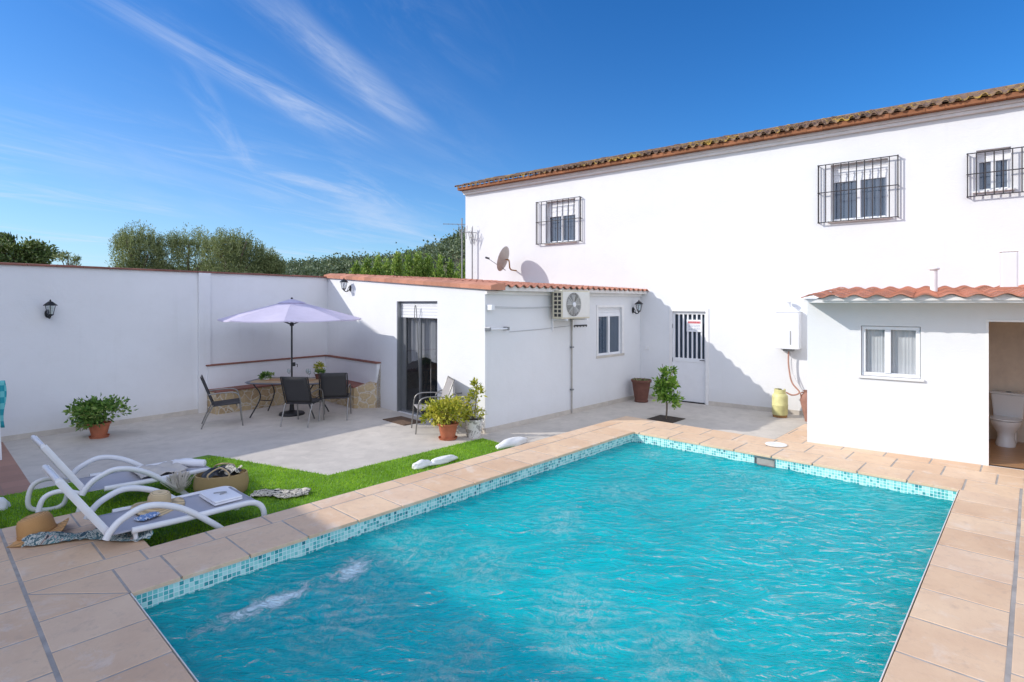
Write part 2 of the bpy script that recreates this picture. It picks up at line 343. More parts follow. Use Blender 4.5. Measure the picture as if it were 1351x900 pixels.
def stone_cladding():
    t = NT('irregular stone cladding'); v = t.coord('Object', (1,1,1)); vo = t.n('ShaderNodeTexVoronoi'); vo.feature = 'DISTANCE_TO_EDGE'; vo.inputs['Scale'].default_value = 6.5
    vc = t.n('ShaderNodeTexVoronoi'); vc.inputs['Scale'].default_value = 6.5
    nx = t.n('ShaderNodeTexNoise'); nx.inputs['Scale'].default_value = 6; t.l(v, nx.inputs['Vector']); vv = t.mix(0.12, v, nx.outputs['Color'])
    t.l(vv, vo.inputs['Vector']); t.l(vv, vc.inputs['Vector']); sp = t.n('ShaderNodeSeparateColor'); t.l(vc.outputs['Color'], sp.inputs[0])
    col = t.ramp(sp.outputs[0], [(0,(0.30,0.19,0.09)),(0.3,(0.46,0.33,0.17)),(0.6,(0.58,0.46,0.28)),(1,(0.40,0.27,0.14))])
    edge = t.ramp(vo.outputs['Distance'], [(0.02,(1,1,1)),(0.06,(0,0,0))])
    col = t.mix(edge, col, (0.62,0.58,0.50)); col = t.mix(0.25, col, t.ramp(t.noise(v, 25, 5), [(0.3,(0.2,0.13,0.07)),(0.7,(0.7,0.58,0.42))]))
    return t.done(t.bsdf(col, 0.8, 0, t.bump(t.math('MINIMUM', vo.outputs['Distance'], 0.12), 0.9, 0.05), 0.3).outputs[0])
M['stone'] = stone_cladding()
def glass(name, tint=(0.75,0.8,0.82), op=0.25, dark=(0.02,0.03,0.035), rough=0.02):
    t = NT(name); fr = t.schlick(0.05)
    gl = t.n('ShaderNodeBsdfGlossy'); gl.inputs['Roughness'].default_value = rough; gl.inputs['Color'].default_value = (1,1,1,1)
    tr = t.n('ShaderNodeBsdfTransparent'); tr.inputs['Color'].default_value = (*tint,1)
    df = t.n('ShaderNodeBsdfDiffuse'); df.inputs['Color'].default_value = (*dark,1)
    m1 = t.n('ShaderNodeMixShader'); m1.inputs[0].default_value = op; t.l(tr.outputs[0], m1.inputs[1]); t.l(df.outputs[0], m1.inputs[2])
    m2 = t.n('ShaderNodeMixShader'); t.l(t.math('ADD', fr, 0.03, clamp=True), m2.inputs[0]); t.l(m1.outputs[0], m2.inputs[1]); t.l(gl.outputs[0], m2.inputs[2])
    return t.done(m2.outputs[0])
M['glass'] = glass('clear window glass', (0.94,0.96,0.97), 0.04); M['glass_dark'] = glass('dark window glass', (0.55,0.6,0.66), 0.55, (0.10,0.145,0.21)); M['glass_thin'] = glass('thin drinking glass', (0.92,0.95,0.95), 0.05, (0.3,0.3,0.3))
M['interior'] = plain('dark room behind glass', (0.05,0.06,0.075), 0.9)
M['gas_yellow'] = plain('faded yellow painted steel', (0.62,0.58,0.26), 0.5, var=0.18, scale=7, bump=0.1)
M['rust'] = plain('rusty steel foot ring', (0.32,0.17,0.06), 0.8, var=0.4, scale=20)
M['ac_cream'] = plain('yellowed cream casing', (0.62,0.56,0.42), 0.5, var=0.06)
M['ac_face'] = plain('white casing', (0.72,0.70,0.64), 0.45, var=0.03)
M['hose'] = plain('pinkish rubber hose', (0.45,0.24,0.18), 0.6)
M['cable'] = plain('grey cable', (0.3,0.3,0.3), 0.6)
M['dish'] = plain('weathered beige dish', (0.42,0.39,0.35), 0.55, var=0.12)
M['placemat'] = plain('woven brown placemat', (0.42,0.24,0.12), 0.8, var=0.3, scale=40)
M['mosaic_top'] = plain('ochre stone table inlay', (0.40,0.28,0.15), 0.5, var=0.35, scale=14)
M['table_rim'] = plain('grey metal table rim', (0.16,0.17,0.19), 0.4, 0.3)
M['red_print'] = plain('red print', (0.55,0.05,0.06), 0.6); M['grey_print'] = plain('grey print', (0.33,0.35,0.42), 0.6); M['sign_white'] = plain('white sign plate', (0.75,0.75,0.76), 0.5)
M['dry_ground'] = plain('dry grassy earth', (0.16,0.14,0.08), 0.95, var=0.3, scale=0.3)
M['flower'] = plain('pale yellow flower', (0.6,0.6,0.25), 0.8)
# ---------------------------------------------------------------- frames
PA, PB = R(47.0), R(-43.0)
O = G(172, 782); EA = Vector((cos(PA), sin(PA), 0)); EB = Vector((cos(PB), sin(PB), 0))
PL, PW = 7.15, 4.27
def P(p, q, z=0.0): v = O + EA*p + EB*q; return Vector((v.x, v.y, z))
def PQ(v): d = Vector(v) - O; return d.dot(EA), d.dot(EB)
HOUSE = Fr((-1.46, 17.61), R(-37.8))
C1 = Vector((-4.775, 14.51)); C2 = Vector((-0.485, 10.11)); C3 = Vector((3.203, 13.987))
ANF = Fr(C1, math.atan2(C2.y-C1.y, C2.x-C1.x)); ANR = Fr(C2, math.atan2(C3.y-C2.y, C3.x-C2.x))
LF = (C2-C1).length; LR = (C3-C2).length
gw_dir = R(52.4); GL = 11.2
GW = Fr(C1 - Vector((cos(gw_dir), sin(gw_dir)))*GL, gw_dir)
HUT = Fr((4.576, 8.694), R(-36.5))
# all "pool" structures live in one local frame: x = p (EA), y = -q ... use q along +y via mirrored placement in world coords
POOL = Matrix.Translation((O.x, O.y, 0)) @ Matrix.Rotation(PA, 4, 'Z')       # local x = EA, local y = -EB
def pool_obj(mb, name, mat, **k):
    o = mb.build(name, mat, **k); o.matrix_world = POOL; return o
def L(p, q, z=0.0): return (p, -q, z)
# ---------------------------------------------------------------- ground
g = MB(); g.quad((-1500,-600,-0.32),(1500,-600,-0.32),(1500,2200,-0.32),(-1500,2200,-0.32)); tag(g.build('ground', M['dry_ground']), kind='structure')
g = MB()
def rect(mb, p0, p1, q0, q1, z): mb.quad(L(p0,q1,z), L(p1,q1,z), L(p1,q0,z), L(p0,q0,z))
# outside ground carries a hole for the pool: lower it well below instead
bpy.data.objects['ground'].location.z = 0
rect(g, -0.05, 16, -11, -0.5, ZP); rect(g, 7.6, 16, -0.5, 7.0, ZP)
pool_obj(g, 'patio', M['patio']); tag(bpy.data.objects['patio'], kind='structure')
g = MB(); rect(g, -9, -0.05, -11, -2.3, ZP); tag(pool_obj(g, 'terrace_floor', M['terra_floor']), kind='structure')
# turf
def pq_inside(poly, x, y):
    c = False; j = len(poly)-1
    for i in range(len(poly)):
        if (poly[i][1] > y) != (poly[j][1] > y) and x < (poly[j][0]-poly[i][0])*(y-poly[i][1])/(poly[j][1]-poly[i][1]) + poly[i][0]: c = not c
        j = i
    return c
def tp(px, py): a = PQ(G(px, py, ZP+0.02)); return (a[0], a[1])
t1 = tp(275, 600); t2 = tp(433, 627); t3 = tp(637, 578); t4 = tp(661, 585); t0 = tp(20, 651)
turf_poly = [(-3.0, t0[1]), t0, t1, t2, t3, t4, (t4[0], -0.80), (-3.0, -0.80)]
g = MB(); g.prism([(p, -q) for p, q in reversed(turf_poly)], ZP+0.003, ZP+0.018)
turf = pool_obj(g, 'turf', M['turf_base']); tag(turf, 'bright green artificial turf beside the pool coping', 'turf', kind='stuff')
g = MB(); rng = random.Random(3); n = 0
while n < 70000:
    p = rng.uniform(-1.6, 5.6); q = rng.uniform(-4.2, -0.7)
    if not pq_inside(turf_poly, p, q): continue
    h = rng.uniform(0.018, 0.038); a = rng.uniform(0, 2*pi); w = 0.0045; lx, ly = rng.gauss(0,0.012), rng.gauss(0,0.012)
    x, y = p, -q; g.v.extend([(x-cos(a)*w, y-sin(a)*w, ZP+0.015), (x+cos(a)*w, y+sin(a)*w, ZP+0.015), (x+lx, y+ly, ZP+0.015+h)])
    k = len(g.v); g.f.append((k-3,k-2,k-1)); g.r.append(min(1,max(0,0.5*rng.random()+0.5*noise.noise(Vector((p*2,q*2,0)))+0.25))); n += 1
tb = pool_obj(g, 'turf_blades', M['turf']); tag(tb, 'short green artificial grass blades', 'grass', kind='stuff')
# ---------------------------------------------------------------- deck
S = 0.525; GAP = 0.0095
deck = MB(); dr = random.Random(11)
def dtile(poly):
    """poly in (p,q); inset by half a joint, slightly bevelled slab"""
    ar = sum(poly[i][0]*poly[(i+1)%len(poly)][1]-poly[(i+1)%len(poly)][0]*poly[i][1] for i in range(len(poly)))
    if ar < 0: poly = poly[::-1]
    def ins(d):
        out = []; n = len(poly)
        for i in range(n):
            a = Vector(poly[i-1]); b = Vector(poly[i]); c = Vector(poly[(i+1)%n]); e1 = (b-a).normalized(); e2 = (c-b).normalized()
            n1 = Vector((-e1.y, e1.x)); n2 = Vector((-e2.y, e2.x)); m = n1+n2; k = d/max(0.1, (1+n1.dot(n2))/2)/2; out.append((b.x+m.x*k, b.y+m.y*k))
        return out
    A = ins(GAP+dr.uniform(-0.0015,0.0015)); B = ins(GAP+0.0035); dz = dr.uniform(-0.0008, 0.0008)
    n = len(poly); vs = [L(a,b,-0.03) for a,b in A] + [L(a,b,-0.002+dz) for a,b in A] + [L(a,b,dz) for a,b in B]
    fs = [tuple(range(2*n, 3*n))] + [(i,(i+1)%n,n+(i+1)%n,n+i) for i in range(n)] + [(n+i,n+(i+1)%n,2*n+(i+1)%n,2*n+i) for i in range(n)]
    deck.add(vs, fs, dr.random())
def row_p(q0, q1, p0, p1, off, step=S):
    xs = [p0]; x = off
    while x < p1:
        if x > p0 + 0.04: xs.append(x)
        x += step
    xs.append(p1)
    for a, b in zip(xs, xs[1:]): dtile([(a,q0),(b,q0),(b,q1),(a,q1)])
def row_q(p0, p1, q0, q1, off, step=S):
    xs = [q0]; x = off
    while x < q1:
        if x > q0 + 0.04: xs.append(x)
        x += step
    xs.append(q1)
    for a, b in zip(xs, xs[1:]): dtile([(p0,a),(p1,a),(p1,b),(p0,b)])
ov = -0.02   # coping overhang into the pool
row_p(-0.54, 0.02, 0.0, PL, 0.34)
row_q(-0.53, 0.0, 0.0, PW, 0.49)
dtile([(0,0),(-0.53,-0.54),(0,-0.54)]); dtile([(0,0),(-0.53,0),(-0.53,-0.54)])
row_p(-0.80, -0.54, -0.53, PL+0.53, 0.05+0.2)
row_p(PW+0.0, PW+0.525, -0.53, PL, 5.67-S*12)
row_q(PL-0.02, PL+0.53, -0.54, PW+0.525, 0.1); row_q(PL+0.53, PL+1.05, -0.80, 4.82, -0.15)
# far right filler up to the hut and in front of it
for k in range(3): row_q(PL+1.05+k*S, PL+1.05+(k+1)*S, 1.9, 9.5 , 0.2+0.17*k)
# beyond the grey channel on the near side and on the right side
for k in range(9):
    row_q(-0.537-(k+1)*S, -0.537-k*S, -6.0, 8.0, 0.2+0.23*(k%2)-8*S)
for k in range(8):
    row_p(4.802+k*S, 4.802+(k+1)*S, -0.53, PL+1.05, 0.1+0.2*(k%2))
# left lower terrace corner
for k in range(3):
    q1 = -0.80 - k*0.5; row_p(q1-0.5, q1, -0.53, [0.34,0.26,0.18][k], 0.0 + 0.15*(k%2))
for k in range(3):
    q1 = -2.30 - k*0.5; row_p(q1-0.5, q1, -2.6, -0.555, -0.2+0.15*(k%2)) if False else None
tag(pool_obj(deck, 'pool_deck', M['deck']), kind='structure')
g = MB()
def slab(p0,p1,q0,q1,z1=-0.003): g.box(p0,p1,-q1,-q0,-0.3,z1)
slab(-0.53, PL+1.05, -0.80, -0.012); slab(PL+0.012, PL+1.05, -0.012, 4.825); slab(-0.53, PL+0.012, PW+0.012, 4.825)
slab(-0.53, -0.012, -0.012, PW+0.012); slab(-6, -0.53, -6.0, 9.0); slab(PL+1.05, PL+2.7, 1.9, 9.5)
slab(-0.53, PL+1.05, 4.825, 9.3); slab(-0.53, 0.16, -2.3, -0.80)
gr = pool_obj(g, 'deck_grout', M['grout']); tag(gr, kind='structure')
# ---------------------------------------------------------------- pool basin, water
WZ = -0.17; D = -1.45
g = MB(); g.quad(L(0,0,-0.02),L(PL,0,-0.02),L(PL,0,D),L(0,0,D)); g.quad(L(0,PW,D),L(PL,PW,D),L(PL,PW,-0.02),L(0,PW,-0.02))
basin = pool_obj(g, 'pool_wall', M['mos_x']); tag(basin, kind='structure')
g = MB(); g.quad(L(0,0,D),L(0,PW,D),L(0,PW,-0.02),L(0,0,-0.02))
sq0 = PQ(G(995,605,-0.07))[1]; sq1 = sq0 + 0.26
sz0, sz1 = -0.155, -0.05
for (a,b,z0,z1) in ((0,sq0,D,-0.02),(sq1,PW,D,-0.02),(sq0,sq1,D,sz0),(sq0,sq1,sz1,-0.02)): g.quad(L(PL,b,z0),L(PL,a,z0),L(PL,a,z1),L(PL,b,z1))
tag(pool_obj(g, 'pool_end_wall', M['mos_y']), kind='structure')
g = MB(); g.quad(L(0,0,D),L(PL,0,D),L(PL,PW,D),L(0,PW,D)); M['pool_floor'] = plain('pale turquoise pool floor', (0.42,0.72,0.70), 0.6, var=0.08, scale=1.5)
tag(pool_obj(g, 'pool_floor', M['pool_floor']), kind='structure')
g = MB(); g.box(-0.0, PL, -PW-0.0, -PW+0.006, -0.022, -0.004); g.box(-0.0, 0.006, -PW+0.007, 0.0, -0.022, -0.004); tag(pool_obj(g, 'pool_rim', M['mortar_white']), kind='structure')
sk = thing('pool_skimmer', 'grey framed skimmer mouth set in the far mosaic wall of the pool', 'skimmer', P(PL, (sq0+sq1)/2, -0.1), PA - pi/2 + pi/2)
# local: x = EA (into wall)
g = MB(); w = (sq1-sq0)/2
g.box(-0.008,0.01,-w-0.012,w+0.012,0.05,0.065); g.box(-0.008,0.01,-w-0.012,w+0.012,-0.06,-0.05); g.box(-0.008,0.01,-w-0.012,-w,-0.05,0.05); g.box(-0.008,0.01,w,w+0.012,-0.05,0.05)
g.build('frame', M['alu_grey'], sk)
g = MB(); g.quad((0.2,-w,-0.08),(0.2,w,-0.08),(0.2,w,0.06),(0.2,-w,0.06)); g.quad((0,-w,0.055),(0.2,-w,0.055),(0.2,w,0.055),(0,w,0.055)); g.quad((0,-w,-0.06),(0,-w,0.055),(0.2,-w,0.055),(0.2,-w,-0.06)); g.quad((0,w,-0.06),(0.2,w,-0.06),(0.2,w,0.055),(0,w,0.055)); g.build('throat', M['dark_frame'], sk)
c = G(1024, 587, 0.004); g = MB(); g.lathe([(0.0,0.0),(0.15,0.0),(0.155,0.006),(0.15,0.012),(0.12,0.014),(0.115,0.011),(0.0,0.012)], 32, cap=False)
o = g.build('skimmer_lid', M['concrete_lid'], smooth=30); o.location = c; tag(o, 'round white skimmer lid flush in the far coping by the hut', 'lid')
def wave(x, y):
    wx = 0.682*x - 0.731*y; wy = 0.731*x + 0.682*y          # ripples run across the pool diagonal
    wx += 0.12*noise.noise(Vector((x*1.1, y*1.1, 3))); wy += 0.16*noise.noise(Vector((x*1.3, y*1.3, 9)))
    amp = 0.75 + 0.5*noise.noise(Vector((x*0.7, y*0.7, 5)))
    a = 1-2.2*abs(noise.noise(Vector((wx*1.9, wy*3.9, 0.3)))); b = 1-2.2*abs(noise.noise(Vector((wx*3.8+3, wy*7.5, 1.7)))); c_ = noise.noise(Vector((wx*8-5, wy*15, 2.9)))
    return amp*(0.020*a + 0.011*b + 0.005*c_) + 0.010*noise.noise(Vector((x*0.9, y*0.9, 8)))
g = MB(); NX, NY = 420, 250
for i in range(NX+1):
    for j in range(NY+1):
        x = PL*i/NX; y = -PW*j/NY; g.v.append((x, y, WZ + wave(x, y)))
for i in range(NX):
    for j in range(NY): g.f.append((i*(NY+1)+j, i*(NY+1)+j+1, (i+1)*(NY+1)+j+1, (i+1)*(NY+1)+j)); g.r.append(0.5)
def water_mat():
    t = NT('turquoise pool water'); v = t.coord('Object')
    # foam streaks where the jets bubble up (x = p, y = -q)
    sp = t.n('ShaderNodeSeparateXYZ'); t.l(v, sp.inputs[0]); X, Y = sp.outputs[0], sp.outputs[1]
    def blob(cx, cy, rx, ry, ang):
        dx = t.math('SUBTRACT', X, cx); dy = t.math('SUBTRACT', Y, cy); ca, sa = cos(ang), sin(ang)
        u = t.math('DIVIDE', t.math('ADD', t.math('MULTIPLY', dx, ca), t.math('MULTIPLY', dy, sa)), rx)
        w = t.math('DIVIDE', t.math('SUBTRACT', t.math('MULTIPLY', dy, ca), t.math('MULTIPLY', dx, sa)), ry)
        d = t.math('SQRT', t.math('ADD', t.math('MULTIPLY', u, u), t.math('MULTIPLY', w, w)))
        return t.math('SUBTRACT', 1.0, d, clamp=True)
    a0 = PQ(G(250,838,WZ)); a1 = PQ(G(430,768,WZ))
    ang = math.atan2(-(a1[1]-a0[1]), a1[0]-a0[0]); ln = sqrt((a1[0]-a0[0])**2+(a1[1]-a0[1])**2)
    m1 = t.math('MAXIMUM', blob((a0[0]+a1[0])/2, -(a0[1]+a1[1])/2, ln*0.85, 0.22, ang), t.math('MULTIPLY', blob(a1[0]+0.25, -a1[1]+0.02, 0.55, 0.32, ang+0.3), 0.95))
    def bp(px, py, rx, ry, an=0.6): c = PQ(G(px,py,WZ)); return blob(c[0], -c[1], rx, ry, an)
    fs = [bp(540,730,0.8,0.55), bp(640,745,0.6,0.4), bp(470,800,0.9,0.5), bp(760,810,0.75,0.4), bp(600,880,0.6,0.3), bp(900,870,0.7,0.4), bp(740,690,0.6,0.3), bp(520,700,0.28,0.16), bp(860,600,0.35,0.22), bp(1000,640,0.9,0.5), bp(1160,655,0.6,0.3), bp(455,765,0.35,0.18), bp(290,790,0.25,0.10,1.2), bp(820,650,0.5,0.4), bp(350,800,0.5,0.3)]
    m2 = fs[0]
    for x in fs[1:]: m2 = t.math('MAXIMUM', m2, x)
    m2 = t.math('ADD', m2, t.math('MULTIPLY', t.noise(v, 1.1, 3, 0.6), 0.04))
    n1 = t.noise(v, 9, 9, 0.82, 1.0); n2 = t.noise(v, 19, 7, 0.8, 2.0); rd = t.math('SUBTRACT', 1.0, t.math('MULTIPLY', t.math('ABSOLUTE', t.math('SUBTRACT', n2, 0.5)), 9.0), clamp=True)
    f1 = t.math('MULTIPLY', t.math('SUBTRACT', t.math('ADD', t.math('MULTIPLY', m1, 0.98), t.math('MULTIPLY', n1, 2.3)), 1.56, clamp=True), 3.0, clamp=True)
    f2 = t.math('MULTIPLY', t.math('MULTIPLY', rd, t.math('MULTIPLY', m2, 1.3, clamp=True)), t.ramp(n1, [(0.46,(0,0,0)),(0.62,(1,1,1))]), clamp=True)
    foam = t.math('MAXIMUM', t.math('MULTIPLY', f1, 0.8), t.math('MULTIPLY', f2, 0.7))
    body = t.ramp(t.noise(v, 1.4, 4, 0.6, 0.6), [(0.3,(0.0,0.52,0.58)),(0.7,(0.0,0.69,0.74))])
    mr = t.n('ShaderNodeMapping'); mr.inputs['Rotation'].default_value = (0,0,R(47)); t.l(v, mr.inputs['Vector'])
    ms = t.n('ShaderNodeMapping'); ms.inputs['Scale'].default_value = (1.0,2.1,1.0); t.l(mr.outputs['Vector'], ms.inputs['Vector'])
    rip = t.math('SUBTRACT', 1.0, t.math('MULTIPLY', t.math('ABSOLUTE', t.math('SUBTRACT', t.noise(ms.outputs['Vector'], 4.2, 3, 0.5, 0.7), 0.5)), 3.0), clamp=True)
    nb = t.bump(t.math('ADD', t.math('ADD', t.math('MULTIPLY', rip, 0.9), t.math('MULTIPLY', t.noise(ms.outputs['Vector'], 13, 4, 0.6, 0.8), 0.45)), t.math('MULTIPLY', foam, 0.6)), 1.0, 0.036)
    df = t.n('ShaderNodeBsdfDiffuse'); t.l(t.mix(foam, body, (0.80,0.90,0.92)), df.inputs['Color']); t.l(nb, df.inputs['Normal'])
    ss = t.n('ShaderNodeSubsurfaceScattering'); ss.falloff = 'BURLEY'; t.l(t.mix(foam, body, (0.80,0.90,0.92)), ss.inputs['Color']); ss.inputs['Scale'].default_value = 2.2; ss.inputs['Radius'].default_value = (0.15,0.75,0.9)
    msd = t.n('ShaderNodeMixShader'); t.l(t.math('MULTIPLY', t.math('SUBTRACT', 1.0, foam), 0.74), msd.inputs[0]); t.l(df.outputs[0], msd.inputs[1]); t.l(ss.outputs[0], msd.inputs[2]); df = msd
    tr = t.n('ShaderNodeBsdfTransparent'); tr.inputs['Color'].default_value = (0.05,0.80,0.86,1)
    lw = t.n('ShaderNodeLayerWeight'); lw.inputs['Blend'].default_value = 0.5
    m = t.n('ShaderNodeMixShader'); t.l(t.math('ADD', t.math('MULTIPLY', foam, 0.36), 0.62, clamp=True), m.inputs[0]); t.l(tr.outputs[0], m.inputs[1]); t.l(df.outputs[0], m.inputs[2])
    gl = t.n('ShaderNodeBsdfGlossy'); gl.inputs['Roughness'].default_value = 0.04; t.l(nb, gl.inputs['Normal'])
    fr = t.schlick(0.02, nb)
    m2_ = t.n('ShaderNodeMixShader'); t.l(t.math('MULTIPLY', fr, 1.0, clamp=True), m2_.inputs[0]); t.l(m.outputs[0], m2_.inputs[1]); t.l(gl.outputs[0], m2_.inputs[2])
    return t.done(m2_.outputs[0])
tag(pool_obj(g, 'pool_water', water_mat(), smooth=180), kind='structure')
# ---------------------------------------------------------------- walls with openings
def wall_open(mb, x0, x1, z0, z1, holes, depth, zt=None, y=0.0):
    """front face at local y, looking to -y; holes = (xa, xb, za, zb); zt(x) = top edge if sloped"""
    xs = sorted({x0, x1, *[h[0] for h in holes], *[h[1] for h in holes]}); zs = sorted({z0, z1, *[h[2] for h in holes], *[h[3] for h in holes]})
    for a, b in zip(xs, xs[1:]):
        for c, d in zip(zs, zs[1:]):
            if any(h[0] <= a and b <= h[1] and h[2] <= c and d <= h[3] for h in holes): continue
            ta, tb_ = (zt(a), zt(b)) if (zt and d == zs[-1]) else (d, d)
            mb.quad((a,y,c),(b,y,c),(b,y,tb_),(a,y,ta))
    for a, b, c, d in holes:
        e = y + depth
        mb.quad((a,y,c),(a,y,d),(a,e,d),(a,e,c)); mb.quad((b,y,c),(b,e,c),(b,e,d),(b,y,d)); mb.quad((a,y,d),(b,y,d),(b,e,d),(a,e,d)); mb.quad((a,y,c),(a,e,c),(b,e,c),(b,y,c))
def window(parent, x0, x1, z0, z1, y, sh=0.0, curtain=None, sill=True, fw=0.045, frame='alu_white', pane='glass_dark', mid=0.5, back=0.35):
    """a sliding window: frame (a part) with two panes, shutter box, curtain under it"""
    g = MB(); zt = z1 - sh
    g.box(x0,x1,y,y+0.06,z0,z0+fw); g.box(x0,x1,y,y+0.06,zt-fw,zt); g.box(x0,x0+fw,y,y+0.06,z0+fw,zt-fw); g.box(x1-fw,x1,y,y+0.06,z0+fw,zt-fw)
    xm = x0 + (x1-x0)*mid; g.box(xm-fw*0.75,xm+fw*0.75,y-0.012,y+0.05,z0+fw,zt-fw)
    f = g.build('window', M[frame], parent, bevel=0.004)
    for a, b, yy in ((x0+fw, xm-fw*0.75, y+0.035), (xm+fw*0.75, x1-fw, y+0.02)):
        p = MB(); p.quad((a,yy,z0+fw),(b,yy,z0+fw),(b,yy,zt-fw),(a,yy,zt-fw)); p.build('pane', M[pane], f)
    if sh > 0:
        p = MB(); k = int(sh/0.045)
        for i in range(k): p.box(x0,x1,y+0.004+0.006*(i%2),y+0.05,zt+sh*i/k,zt+sh*(i+1)/k-0.003)
        p.build('roller_shutter', M['alu_white'], f)
    if curtain:
        for a, b in ((x0+fw, xm-0.03), (xm+0.03, x1-fw)):
            p = MB(); p.sheet(lambda u, w, a=a, b=b: (a+(b-a)*u, y+0.07+0.0035*sin(u*34+sin(u*9)*2)+0.004*sin(u*11+w*3), z0+0.02+(zt-z0-0.04)*w), 40, 4); p.build('curtain', M[curtain], f, smooth=180)
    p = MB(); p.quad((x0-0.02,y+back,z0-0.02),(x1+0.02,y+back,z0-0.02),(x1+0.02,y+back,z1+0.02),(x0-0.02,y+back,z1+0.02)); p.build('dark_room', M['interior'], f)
    return f
def grille(f, x0, x1, z0, z1, dep, nb, mat='grille_iron'):
    """wrought iron window cage standing out dep from the wall (y=0)"""
    p = MB(); r = 0.0105; y = -dep
    for i in range(nb):
        x = x0 + (x1-x0)*i/(nb-1); p.tube([(x,y,z0),(x,y,z1)], r, 6)
    for z in (z0, z0+(z1-z0)*0.52, z1):
        p.tube([(x0,0,z),(x0,y,z),(x1,y,z),(x1,0,z)], r*1.1, 4, rot=0)
    for x in (x0, x1):
        p.tube([(x,-dep*0.45,z0),(x,-dep*0.45,z1)], r, 6)
    for x in (x0,x1):
        for z in (z0,z1,z0+(z1-z0)*0.52): p.lathe([(0.0,-0.018),(0.016,-0.008),(0.016,0.008),(0.0,0.018)], 8, (x,y,z), cap=False)
    return p.build('grille', M[mat], f, smooth=40)
# ---------------------------------------------------------------- house
HL = 13.5; HTOP = 5.66
house = thing('house', 'long white two-storey house with barred upstairs windows and an old tiled eave', 'house', (HOUSE.A.x, HOUSE.A.y, 0), HOUSE.ang)
def hb(px0, px1, py0, py1, d=0.0):
    xm = (px0+px1)/2; return HOUSE.t(px0,d), HOUSE.t(px1,d), HOUSE.z(xm,py1,d), HOUSE.z(xm,py0,d)
w1 = hb(721,759,264,319.5); w2 = hb(1096,1171.5,213,289); w3 = hb(1288,1334,196,250.5)
gt = (HOUSE.t(887), HOUSE.t(931), ZP, HOUSE.z(909,411))
g = MB(); wall_open(g, 0, HL, -0.3, HTOP, [w1,w2,w3,gt], 0.16)
g.quad((0,0,-0.3),(0,0,HTOP),(0,8,HTOP),(0,8,-0.3)); g.quad((HL,0,-0.3),(HL,8,-0.3),(HL,8,HTOP),(HL,0,HTOP)); g.quad((0,8,-0.3),(0,8,HTOP),(HL,8,HTOP),(HL,8,-0.3))
g.add([(0,0,HTOP),(0,8,HTOP),(0,4,HTOP+1.3),(HL,0,HTOP),(HL,8,HTOP),(HL,4,HTOP+1.3)], [(0,2,1),(3,4,5)])
g.build('wall', M['stucco'], house)
g = MB(); g.box(-0.05,HL+0.05,-0.11,0.02,HTOP-0.06,HTOP); g.box(-0.03,HL+0.03,-0.07,0.02,HTOP-0.12,HTOP-0.062); g.build('cornice', M['trim_white'], house, bevel=0.006)
g = MB(); rr = random.Random(5); x = -0.12
while x < HL+0.1:
    x2 = x+0.28; g.cur = rr.random(); g.box(x,x2-0.004,-0.24+rr.uniform(-.004,.004),0.05,HTOP+0.003,HTOP+0.085+rr.uniform(-.003,.003)); x = x2
g.build('eaves_course', M['tile_brown'], house)
g = MB(); pitch = 1.3/4.0
x = -0.14; i = 0
while x < HL+0.1:          # barrel tiles: cover rows with broken ends, a few rows deep, then a plain slope behind
    jit = rr.uniform(-0.03,0.03); rz = rr.uniform(-0.012,0.012)
    for row in range(5):
        y0 = -0.30 + row*0.36 + (jit if row == 0 else 0); y1 = y0+0.42; z0 = HTOP+0.085+(y0+0.30)*pitch+0.02+rz; z1 = z0+0.42*pitch-0.015
        g.cur = rr.random(); vs = []; rad = 0.050
        for (yy,zz,r_) in ((y0,z0,rad),(y1,z1,rad*0.85),(y0,z0,rad-0.014)):
            for k in range(9):
                a = pi*k/8; vs.append((x+cos(a)*r_, yy, zz+sin(a)*r_*0.95))
        fs = [(k,k+1,10+k,9+k) for k in range(8)] + [(k,18+k,19+k,k+1) for k in range(8)]
        g.add(vs, fs)
        if row == 0: o_ = len(g.v); g.v.extend([(v_[0], v_[1]+0.03, v_[2]) for v_ in vs[18:27]]); g.f.append(tuple(range(o_,o_+9))); g.r.append(rr.random())
    for row in range(5):
        y0 = -0.28+row*0.36; z0 = HTOP+0.09+(y0+0.30)*pitch; g.cur = rr.random(); g.add([(x+0.045,y0,z0+0.02),(x+0.09,y0,z0),(x+0.135,y0,z0+0.02),(x+0.045,y0+0.4,z0+0.02+0.4*pitch),(x+0.09,y0+0.4,z0+0.4*pitch),(x+0.135,y0+0.4,z0+0.02+0.4*pitch),(x+0.045,y0,z0-0.01),(x+0.09,y0,z0-0.03),(x+0.135,y0,z0-0.01)], [(0,1,4,3),(1,2,5,4),(0,6,7,1),(1,7,8,2)])
    x += 0.18; i += 1
g.cur = 0.5; g.quad((-0.2,1.0,HTOP+0.08+1.2*pitch),(HL+0.2,1.0,HTOP+0.08+1.2*pitch),(HL+0.2,4.0,HTOP+1.45),(-0.2,4.0,HTOP+1.45)); g.quad((-0.2,4.0,HTOP+1.45),(HL+0.2,4.0,HTOP+1.45),(HL+0.2,8.3,HTOP+0.02),(-0.2,8.3,HTOP+0.02))
g.build('roof', M['tile_old'], house, smooth=50)
g = MB(); g.box(0,gt[0]-0.06,-0.012,0.0,ZP,ZP+0.09); g.box(gt[1]+0.06,HL,-0.012,0.0,ZP,ZP+0.09); g.build('skirting', M['patio'], house)
f = window(house, *w1, 0.10, sh=0.33*(w1[3]-w1[2]), curtain='curtain_grey'); a = hb(707,765,263.5,320,0.085); grille(f, a[0]+0.01, a[1], a[2], a[3], 0.085, 9)
f = window(house, *w2, 0.10, sh=0.27*(w2[3]-w2[2]), curtain='curtain_grey'); a = hb(1079.5,1184.5,212,290,0.085); grille(f, a[0], a[1], a[2], a[3], 0.085, 11)
